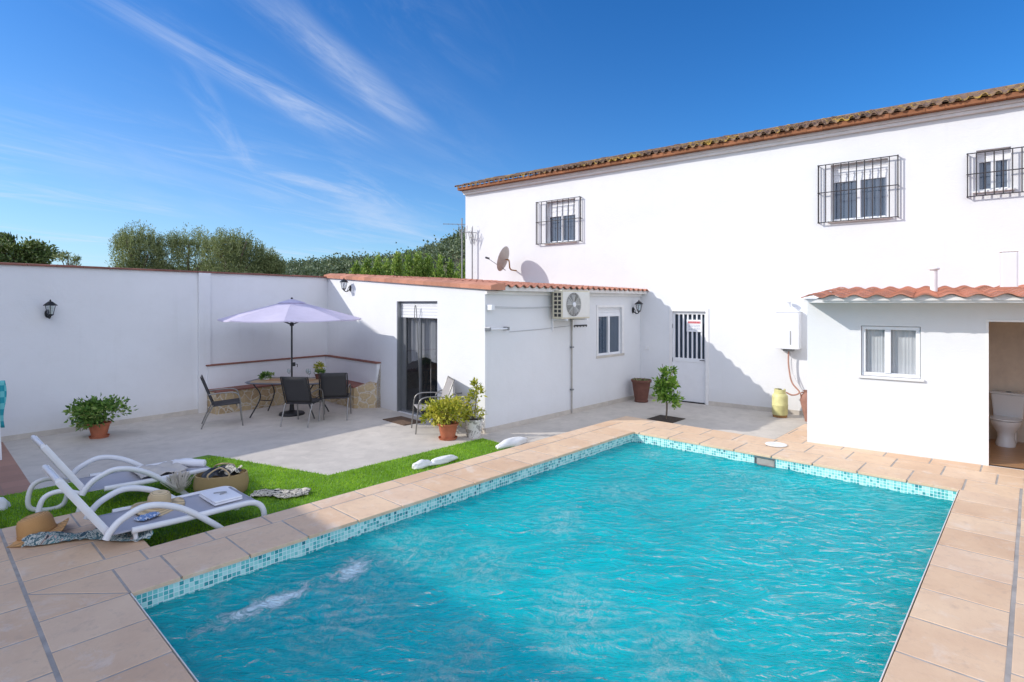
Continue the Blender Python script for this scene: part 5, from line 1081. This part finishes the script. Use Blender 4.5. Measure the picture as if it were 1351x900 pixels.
# folded towel with a bow
t = thing('folded_towel', 'folded white towel tied with a grey cord on the foot of the near lounger', 'towel', G(291,657,0.10), LA+R(0))
g = MB(); g.box(-0.14,0.14,-0.22,0.22,0.0,0.022); g.box(-0.137,0.138,-0.218,0.216,0.0225,0.045); g.build('cloth', M['towel_white'], t, bevel=0.010)
g = MB(); g.tube(curve([(-0.02,-0.03,0.05),(0.03,-0.05,0.06),(0.05,0.0,0.052),(0.0,0.02,0.056),(-0.05,0.05,0.052)],6), 0.006, 6); g.build('cord', M['cable'], t, smooth=60)
# rolled towels / cloth on far lounger
lf = lc + LSH
t = thing('rolled_towel', 'rolled white towel across the foot of the far lounger', 'towel', G(250,611,0.14), R(-2))
g = MB(); g.tube([(-0.2,0,0),(-0.19,0,0.0),(0.0,0,0.005),(0.19,0,0),(0.2,0,0)], [0.03,0.045,0.05,0.045,0.03], 14); g.build('cloth', M['towel_white'], t, smooth=60)
t = thing('beach_cloth', 'crumpled pale cloth on the seat of the far lounger', 'cloth', on_l(lf,0.42,0.0,0.31), LA)
rg = random.Random(4); g = MB(); g.sheet(lambda u, w: ((u-0.5)*0.5, (w-0.5)*0.5, 0.012+0.03*abs(noise.noise(Vector((u*5,w*5,1.2))))+0.012*sin(u*14+w*3)), 30, 30); g.build('fabric', M['pampas'], t, smooth=180, solid=0.006)
t = thing('dried_grass_bunch', 'fan of cream dried grass hanging off the near edge of the far lounger', 'dried flowers', on_l(lf,0.52,-0.38,0.27), LA)
g = MB(); 
for i in range(170):
    a_ = rg.gauss(0,0.32); l_ = rg.uniform(0.12,0.25); b_ = Vector((sin(a_)*0.02, -0.02, -0.16)); e_ = Vector((sin(a_)*l_*1.2, rg.uniform(-0.06,0.05), -0.16+cos(a_)*l_)); m2 = (b_+e_)/2 + Vector((rg.gauss(0,0.01),-0.02,0))
    g.tube([b_,m2,e_], [0.0016,0.002,0.005], 3, caps=False)
g.build('stalks', M['pampas'], t)
t = thing('blue_swim_top', 'blue and white crumpled garment on the seat of the near lounger', 'clothing', G(194,684,0.10), LA+0.4)
g = MB(); g.sheet(lambda u, w: ((u-0.5)*0.20*(1-0.3*abs(w-0.5)), (w-0.5)*0.13, 0.012+0.035*abs(noise.noise(Vector((u*6,w*6,4))))), 24, 24); g.build('fabric', M['blue_cloth'], t, smooth=180, solid=0.005)
# straw bag on the turf
bg = thing('straw_bag', 'round seagrass bag stuffed with dark cloth, standing on the turf behind the near lounger', 'bag', G(283,660,ZP+0.02)+Vector((0.0,0.16,0)), 0.3)
g = MB(); g.lathe([(0.0,0.0),(0.17,0.0),(0.22,0.05),(0.235,0.16),(0.22,0.27),(0.21,0.275),(0.222,0.16),(0.2,0.05),(0.0,0.02)], 34, (0,0,0), 1.3, 0.9, cap=False); g.build('basket', M['straw_bag'], bg, smooth=50)
for s_ in (-1,1): g = MB(); g.tube(curve([(-0.1,s_*0.175,0.24),(-0.11,s_*0.18,0.31),(0.0,s_*0.10,0.36),(0.11,s_*0.18,0.31),(0.1,s_*0.175,0.24)],6), 0.010, 7); g.build('handle', M['straw'], bg, smooth=60)
g = MB(); g.sheet(lambda u, w: (cos(2*pi*u)*0.22*w, sin(2*pi*u)*0.16*w, 0.27+0.07*(1-w*w)+0.05*noise.noise(Vector((cos(2*pi*u)*w*2.5,sin(2*pi*u)*w*2.5,0)))), 40, 12); cb = g.build('contents', M['dark_frame'], bg, smooth=180)
bc = thing('striped_cloth', 'cream and black striped cloth spilling from the top of the seagrass bag', 'cloth', bg.location + Vector((0,0,0.0)), 0.3)
g = MB(); g.sheet(lambda u, w: (0.03+0.2*(u-0.2)+0.03*sin(w*9), -0.02+(w-0.5)*0.26, 0.345+0.03*sin(u*9+w*5)-0.07*abs(w-0.5)-0.05*max(0,u-0.6)), 24, 24); g.build('fabric', M['striped'], bc, smooth=180, solid=0.006)
# long striped throw on the turf by the coping
a = G(333,656,ZP+0.02); b = G(408,653,ZP+0.02); tv = thing('striped_throw', 'long crumpled cream and black striped throw lying along the turf edge by the coping', 'blanket', a, math.atan2(b.y-a.y, b.x-a.x)); ln = (b-a).length
g = MB(); g.sheet(lambda u, w: (ln*u, (w-0.5)*0.20*(1-0.25*sin(u*7)) + 0.03*sin(u*8), 0.02+0.035*abs(noise.noise(Vector((u*6,w*4,7))))+0.018*sin(w*pi*3)*1.0+0.02*sin(w*pi)), 60, 26); g.build('fabric', M['striped'], tv, smooth=180, solid=0.006)
# scarf on deck
a = G(30,722,0.005); b = G(204,704,0.005); sv = thing('patterned_scarf', 'crumpled teal and cream patterned scarf trailing over the deck from the tan hat', 'scarf', a, math.atan2(b.y-a.y, b.x-a.x)); ln = (b-a).length
def scf(u, w):
    wd = 0.11+0.10*u+0.04*sin(u*9); x = ln*u+0.02*sin(w*11); y = (w-0.5)*wd*1.1+0.06*sin(u*5.2) + 0.03
    return (x, y, 0.008+0.075*(0.6+0.4*sin(u*13))*sin(pi*w)**0.7 + 0.03*abs(noise.noise(Vector((u*12,w*7,3)))) )
g = MB(); g.sheet(scf, 90, 30); g.build('fabric', M['scarf'], sv, smooth=180)
# turquoise towel hanging at the left edge on a drying rail
tt = GW.t(-14, 1.9)
rk = thing('drying_rack', 'white free-standing towel rail, almost wholly beyond the left picture edge', 'rack', GW.p(GW.t(-60,1.2), 1.2, ZP), GW.ang)
L_ = GW.t(2,1.2)-GW.t(-60,1.2)-0.05
for x_ in (0.0, L_): 
    g = MB(); g.tube([(x_,-0.25,0),(x_,0,1.15),(x_,0.25,0)], 0.012, 8); g.build('leg', M['plastic_white'], rk, smooth=50)
g = MB(); g.tube([(-0.02,0,1.15),(L_+0.0,0,1.15)], 0.012, 8); g.build('rail', M['plastic_white'], rk, smooth=50)
bt_ = thing('beach_towel', 'turquoise checked beach towel hanging at the left picture edge', 'towel', rk.location, GW.ang)
g = MB(); x1_ = GW.t(6,1.2)-GW.t(-60,1.2)
g.sheet(lambda u, w: (x1_-0.7*(1-u)+0.02*sin(w*6), -0.02+0.018*sin(u*22)-0.03*w, 1.165-0.72*w), 40, 14); g.build('fabric', M['beach_towel'], bt_, smooth=180, solid=0.006)
# ---------------------------------------------------------------- white rocks along the coping
def rock(px, py, rx, ry, rz_, seed, rot, label, z=ZP+0.0):
    t = MB(); bm = bmesh.new(); bmesh.ops.create_icosphere(bm, subdivisions=4, radius=1.0)
    for v in bm.verts:
        c = v.co.copy(); k = 1+0.22*noise.noise(c*1.3+Vector((seed,0,0)))+0.06*noise.noise(c*4+Vector((0,seed,0))); v.co = Vector((c.x*rx*k, c.y*ry*k, max(c.z,-0.3)*rz_*k))
    me = bpy.data.meshes.new('white_rock'); bm.to_mesh(me); bm.free(); me.polygons.foreach_set('use_smooth', [True]*len(me.polygons)); me.materials.append(M['rock'])
    o = bpy.data.objects.new('white_rock', me); COL.objects.link(o); o.location = G(px, py, z); o.rotation_euler.z = rot; tag(o, label, 'rock', 'white painted rocks along the coping'); return o
rock(556, 614, 0.16, 0.075, 0.075, 1.0, PA, 'smallest white rock, first on the sunny turf beside the coping', ZP+0.05)
rock(584, 608, 0.25, 0.08, 0.07, 2.3, PA, 'wide white rock, second from the loungers along the turf strip', ZP+0.05)
rock(676, 585, 0.36, 0.10, 0.085, 3.7, PA, 'long white rock past the end of the turf at the annex corner', ZP+0.05)
rock(-6, 672, 0.13, 0.12, 0.12, 5.1, PA, 'white rock on the shaded turf at the left picture edge', ZP+0.02)
# ---------------------------------------------------------------- trees beyond the wall
def tree(name, label, loc, h, crown, leafm, n, L_, W_, group, clumps=26, trunk_r=0.12, up=0.4, seed=1, nlimb=7, shoots=0, cone=False):
    t = thing(name, label, 'tree', loc, 0, group); r = random.Random(seed); z0 = crown[3]
    g = MB(); g.tube(curve([(0,0,0),(0.1,0.05,z0*0.5),(0,0,z0),(0.05,0,z0+crown[2]*0.7)],5), [trunk_r*(1-0.05*k) for k in range(16)], 8)
    for k in range(nlimb):
        a_ = 2*pi*k/nlimb + r.uniform(-.3,.3); q = r.uniform(0.45,0.85); e = Vector((cos(a_)*crown[0]*q, sin(a_)*crown[1]*q, z0+crown[2]*r.uniform(0.0,0.7))); g.tube(curve([(0,0,z0*0.75),e*0.45+Vector((0,0,z0*0.5)),e],4), [trunk_r*(0.5-0.045*j) for j in range(9)], 5)
    g.build('trunk', M['wood'], t, smooth=60)
    g = MB()
    for k in range(clumps):
        while True:
            v = Vector((r.uniform(-1,1), r.uniform(-1,1), r.uniform(-1,1)))
            if 0.35 < v.length < 1: break
        if cone: v = Vector((v.x*(1-max(0,v.z))**0.7, v.y*(1-max(0,v.z))**0.7, v.z))
        c = Vector((v.x*crown[0]*0.85, v.y*crown[1]*0.85, z0+v.z*crown[2]*0.85)); s_ = r.uniform(0.11,0.24); tn = r.uniform(-0.22,0.22)
        for i in range(n//clumps):
            p = c + Vector((r.gauss(0,s_*crown[0]*0.75), r.gauss(0,s_*crown[1]*0.75), r.gauss(0,s_*crown[2]*0.8)))
            e_ = Vector((p.x/crown[0], p.y/crown[1], (p.z-z0)/crown[2])).length
            if e_ > 1.08: continue
            d = Vector((p.x, p.y, (p.z-z0)+up*crown[2])); g.leaf(p, L_*r.uniform(0.6,1.3), W_*r.uniform(0.6,1.2), r, min(1,max(0,r.random()*0.75+0.12+tn)), d.normalized(), 0.6)
    if shoots:
        for k in range(shoots):      # feathery leader shoots
            a_ = r.uniform(0,2*pi); q = sqrt(r.random())*0.85; bx, by = cos(a_)*crown[0]*q, sin(a_)*crown[1]*q; zb = z0+crown[2]*sqrt(max(0,1-q*q))*0.62; hh = crown[2]*r.uniform(0.12,0.40)
            for i in range(60): f_ = i/60; g.leaf((bx+0.1*f_*bx+r.gauss(0,0.05), by+r.gauss(0,0.04), zb+hh*f_), L_*(1.0-0.5*f_), W_, r, min(1,0.25+0.6*r.random()), (bx*0.1,by*0.1,1), 0.6)
    g.build('crown', M[leafm], t); return t
def TR(px, Y): return Vector(((px-675.5)/F*Y, Y, -0.3))
def zh(py, Y): return CH-(py-400)/F*Y + 0.3
Yo = 24.0
for i, (px, wpx, top, dy, lb) in enumerate(((183,38,292,0,'leftmost grey-green olive tree behind the garden wall'),(248,48,295,1.2,'tall feathery olive tree in the middle of the group behind the wall'),(308,44,295,-0.8,'broad olive tree at the right of the group, above the parasol'),(352,24,322,0.5,'low dark olive at the right end of the group behind the wall'))):
    Y = Yo+dy; w_ = wpx/F*Y; ht = zh(top, Y); cz = ht*0.62
    tree('olive_tree', lb, TR(px,Y), ht, (w_, w_*0.9, (ht-cz)*0.95, cz), 'leaf_olive', 19000 if i < 3 else 7000, 0.105, 0.032, 'olive trees behind the garden wall', 60, 0.12, 1.1, 30+i, shoots=90)
Y = 38.0; ht = zh(308,Y); tree('broadleaf_tree', 'dark broadleaf tree with pale blossom at the far left above the wall', TR(18,Y), ht, (2.6,2.2,1.5,ht-1.5), 'leaf_dark', 9000, 0.26, 0.14, None, 30, 0.15, 0.4, 44)
Y = 34.0; ht = zh(332,Y); tree('small_shrub_tree', 'small sparse shrub top showing over the wall left of the olives', TR(90,Y), ht, (0.8,0.7,0.6,ht-0.6), 'leaf_olive', 500, 0.2, 0.05, None, 8, 0.05, 1.1, 45)
Yp = 62.0; r_ = random.Random(77)
names = ['first','second','third','fourth','fifth','sixth','seventh','eighth','ninth','tenth','eleventh']
for i, (px, top, wpx) in enumerate(((470,338,12),(484,332,10),(498,329,12),(511,334,11),(524,328,12),(538,324,13),(552,322,12),(566,327,13),(580,330,12),(595,334,13),(609,338,12))):
    Y = Yp + r_.uniform(-4,4); ht = zh(top+8,Y); w_ = wpx/F*Y
    tree('poplar_tree', 'bright green young conifer over the annex roof, %s from the left in its row' % names[i], TR(px,Y), ht, (w_, w_, ht*0.42, ht*0.58), 'leaf_pine', 3600, 0.34, 0.16, 'bright green trees over the annex roof', 34, 0.12, 1.0, 60+i, 4, cone=True)
# wooded hill
def hill(x, y):
    k = min(1, max(0, (y-110)/190.0)); k = k*k*(3-2*k)
    prof = [(-700,2),(-260,6),(-200,10),(-150,17),(-120,20),(-80,21),(-58,23),(-40,28),(-20,37),(10,47),(60,55),(150,60),(400,50),(800,30)]
    for (xa,ha),(xb,hb_) in zip(prof, prof[1:]):
        if xa <= x <= xb: h = ha+(hb_-ha)*(x-xa)/(xb-xa); break
    else: h = 5
    return -0.4 + h*k*(1+0.05*noise.noise(Vector((x*0.02,y*0.02,0)))) + 2.0*k*noise.noise(Vector((x*0.03,y*0.03,3)))
g = MB(); g.sheet(lambda u, w: (lambda x, y: (x, y, hill(x,y)))(-600+1200*u, 100+320*w), 120, 40); tag(g.build('hill', M['dry_ground'], smooth=180), kind='structure')
g = MB(); r_ = random.Random(99); cnt = 0
while cnt < 1900:
    y = r_.uniform(150, 310); x = r_.uniform(-200, 20)
    px = 675.5 + x/y*F
    if px < 80 or px > 640: continue
    z = hill(x,y); s_ = r_.uniform(2.0,3.8)*(0.7 if y < 200 else 1); tn = r_.uniform(-0.2,0.2); cnt += 1
    for k in range(46):
        v = Vector((r_.gauss(0,0.45), r_.gauss(0,0.45), abs(r_.gauss(0,0.5)))); 
        g.leaf((x+v.x*s_, y+v.y*s_, z+0.4+v.z*s_*1.05), s_*0.30, s_*0.26, r_, min(1,max(0,0.15+0.6*r_.random()+tn)), v.normalized() if v.length>0.01 else None, 0.7)
tag(g.build('woodland', M['leaf_forest']), 'far dark green woodland covering the hill', 'woodland', kind='stuff')
# ---------------------------------------------------------------- sky, sun, camera
W = bpy.data.worlds.new('World'); SC.world = W; W.use_nodes = True; nt = W.node_tree; nt.nodes.clear()
el = math.atan(SUN_T); saz = SUN_H + pi    # direction towards the sun
wout = nt.nodes.new('ShaderNodeOutputWorld'); bgn = nt.nodes.new('ShaderNodeBackground'); sky = nt.nodes.new('ShaderNodeTexSky'); sky.sky_type = 'NISHITA'; sky.sun_disc = False
sky.sun_elevation = el; sky.sun_rotation = (pi/2 - saz) % (2*pi); sky.altitude = 300; sky.air_density = 1.0; sky.dust_density = 0.5; sky.ozone_density = 2.5
def wn(t, **k):
    x = nt.nodes.new(t)
    for a, b in k.items(): setattr(x, a, b)
    return x
def wm(op, a, b=None, clamp=False):
    x = wn('ShaderNodeMath', operation=op, use_clamp=clamp)
    for i, v in enumerate((a,b)):
        if v is None: continue
        if isinstance(v,(int,float)): x.inputs[i].default_value = v
        else: nt.links.new(v, x.inputs[i])
    return x.outputs[0]
tc = wn('ShaderNodeTexCoord'); sep = wn('ShaderNodeSeparateXYZ'); nt.links.new(tc.outputs['Generated'], sep.inputs[0])
# project the view direction on a cloud plane far overhead
zc = wm('MAXIMUM', sep.outputs[2], 0.02); ux = wm('DIVIDE', sep.outputs[0], zc); uy = wm('DIVIDE', sep.outputs[1], zc)
def rotuv(ang, sx, sy, ox=0, oy=0):
    a = wm('MULTIPLY', wm('ADD', wm('ADD', wm('MULTIPLY', ux, cos(ang)), wm('MULTIPLY', uy, sin(ang))), ox), sx)
    b = wm('MULTIPLY', wm('ADD', wm('SUBTRACT', wm('MULTIPLY', uy, cos(ang)), wm('MULTIPLY', ux, sin(ang))), oy), sy)
    c = wn('ShaderNodeCombineXYZ'); nt.links.new(a, c.inputs[0]); nt.links.new(b, c.inputs[1]); return c.outputs[0], a, b
def wnoise(vec, scale, det, rough, dist):
    x = wn('ShaderNodeTexNoise'); nt.links.new(vec, x.inputs['Vector']); x.inputs['Scale'].default_value = scale; x.inputs['Detail'].default_value = det; x.inputs['Roughness'].default_value = rough; x.inputs['Distortion'].default_value = dist; return x.outputs['Fac']
def wramp(f, a, b):
    x = wn('ShaderNodeMapRange'); x.interpolation_type = 'SMOOTHSTEP'; nt.links.new(f, x.inputs[0]); x.inputs[1].default_value = a; x.inputs[2].default_value = b; return x.outputs[0]
def uvp(px, py):     # cloud-plane position seen at a photo pixel
    z = (400-py)/F; return ((px-675.5)/F/z, 1.0/z)
def streak(p0, p1, width, strength, seed):
    (x0,y0),(x1,y1) = uvp(*p0), uvp(*p1); an = math.atan2(y1-y0, x1-x0); ln = sqrt((x1-x0)**2+(y1-y0)**2); cx, cy = (x0+x1)/2, (y0+y1)/2
    dx = wm('SUBTRACT', ux, cx); dy = wm('SUBTRACT', uy, cy)
    u = wm('ADD', wm('MULTIPLY', dx, cos(an)), wm('MULTIPLY', dy, sin(an))); v = wm('SUBTRACT', wm('MULTIPLY', dy, cos(an)), wm('MULTIPLY', dx, sin(an)))
    cb = wn('ShaderNodeCombineXYZ'); nt.links.new(wm('MULTIPLY', u, 0.9/width**0.5*0.35), cb.inputs[0]); nt.links.new(wm('MULTIPLY', v, 1.6/width*0.5), cb.inputs[1]); cb.inputs[2].default_value = seed
    nz = wnoise(cb.outputs[0], 1.0, 7, 0.62, 0.7)
    wob = wm('MULTIPLY', wm('SUBTRACT', wnoise(cb.outputs[0], 0.5, 2, 0.5, 0), 0.5), width*1.5)
    lat = wm('SUBTRACT', 1.0, wm('DIVIDE', wm('ABSOLUTE', wm('ADD', v, wob)), width), True)
    lon = wm('SUBTRACT', 1.0, wm('DIVIDE', wm('ABSOLUTE', u), ln*0.62), True)
    lon = wramp(lon, 0.0, 0.75); lat = wramp(lat, 0.0, 1.0)
    return wm('MULTIPLY', wm('MULTIPLY', wm('MULTIPLY', lat, lon), wramp(nz, 0.33, 0.78)), strength)
cl = [streak((110,-30),(490,195),0.24,1.0,1), streak((310,-30),(560,175),0.19,0.8,2), streak((240,80),(340,230),0.10,0.45,3), streak((200,200),(600,310),0.75,0.55,4),
      streak((-80,255),(110,266),0.35,0.7,5), streak((420,270),(600,330),0.5,0.55,6), streak((380,60),(640,240),0.5,0.22,7), streak((0,150),(300,290),0.8,0.25,8)]
v9, _, _ = rotuv(R(74), 0.40, 1.7); n9 = wramp(wnoise(v9, 1.0, 9, 0.68, 1.1), 0.42, 0.80); v8, _, _ = rotuv(R(70), 0.3, 0.5, 3.1); n8 = wramp(wnoise(v8, 1.0, 3, 0.5, 0.3), 0.40, 0.62)
left_ = wramp(wm('DIVIDE', sep.outputs[0], wm('MAXIMUM', sep.outputs[1], 0.05)), 0.12, -0.35)
cl.append(wm('MULTIPLY', wm('MULTIPLY', wm('MULTIPLY', n9, n8), left_), 0.65))
tot = cl[0]
for x in cl[1:]: tot = wm('ADD', tot, x)
tot = wm('MINIMUM', wm('MULTIPLY', tot, 0.8), 0.7)
hs = wn('ShaderNodeHueSaturation'); hs.inputs['Saturation'].default_value = 1.3; hs.inputs['Value'].default_value = 1.08; nt.links.new(sky.outputs[0], hs.inputs['Color'])
tint = wn('ShaderNodeMix'); tint.data_type = 'RGBA'; tint.blend_type = 'MULTIPLY'; tint.inputs[0].default_value = 1.0; nt.links.new(hs.outputs[0], tint.inputs[6]); tint.inputs[7].default_value = (0.46,0.80,1.08,1)
hz_ = wm('MULTIPLY', wm('POWER', wm('SUBTRACT', 1.0, wm('ABSOLUTE', sep.outputs[2]), True), 6.0), wramp(sep.outputs[0], 0.65, -0.8)); hzm = wn('ShaderNodeMix'); hzm.data_type = 'RGBA'
nt.links.new(wm('MULTIPLY', hz_, 0.85), hzm.inputs[0]); nt.links.new(tint.outputs[2], hzm.inputs[6]); hzm.inputs[7].default_value = (4.3,5.4,6.6,1)
mx = wn('ShaderNodeMix'); mx.data_type = 'RGBA'; nt.links.new(tot, mx.inputs[0]); nt.links.new(hzm.outputs[2], mx.inputs[6]); mx.inputs[7].default_value = (5.0,5.5,6.6,1)
# added bright cloud bank, unseen behind the camera, as fill light for shaded walls
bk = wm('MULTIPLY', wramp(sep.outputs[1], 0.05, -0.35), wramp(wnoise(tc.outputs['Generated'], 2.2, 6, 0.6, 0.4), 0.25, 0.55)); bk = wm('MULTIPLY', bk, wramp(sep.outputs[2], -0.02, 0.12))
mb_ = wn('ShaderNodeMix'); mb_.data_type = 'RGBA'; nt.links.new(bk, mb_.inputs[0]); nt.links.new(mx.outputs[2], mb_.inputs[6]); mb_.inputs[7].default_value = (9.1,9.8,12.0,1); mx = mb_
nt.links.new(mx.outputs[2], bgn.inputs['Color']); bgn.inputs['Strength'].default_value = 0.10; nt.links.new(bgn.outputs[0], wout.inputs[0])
sl = bpy.data.lights.new('sun', 'SUN'); sl.energy = 2.6; sl.angle = R(0.5); sl.color = (1.0,0.955,0.89); so = bpy.data.objects.new('sun', sl); COL.objects.link(so)
sdir = Vector((cos(SUN_H)*cos(el), sin(SUN_H)*cos(el), -sin(el))); so.rotation_euler = sdir.to_track_quat('-Z','Y').to_euler(); so.location = (0,0,12)
cam = bpy.data.cameras.new('camera'); cam.lens = 36.0*F/1351.0; cam.sensor_width = 36; cam.shift_y = (450-400)/1351.0*(-1); cam.clip_end = 5000; cam.clip_start = 0.05
co = bpy.data.objects.new('camera', cam); COL.objects.link(co); co.location = (0,0,CH); co.rotation_euler = (R(90),0,0); SC.camera = co
SC.view_settings.view_transform = 'Standard'; SC.view_settings.look = 'None'; SC.view_settings.exposure = 0.57; SC.view_settings.gamma = 1.0
SC.render.engine = 'CYCLES'; SC.cycles.max_bounces = 6; SC.cycles.transparent_max_bounces = 8; SC.cycles.caustics_reflective = False; SC.cycles.caustics_refractive = False; SC.cycles.sample_clamp_indirect = 6
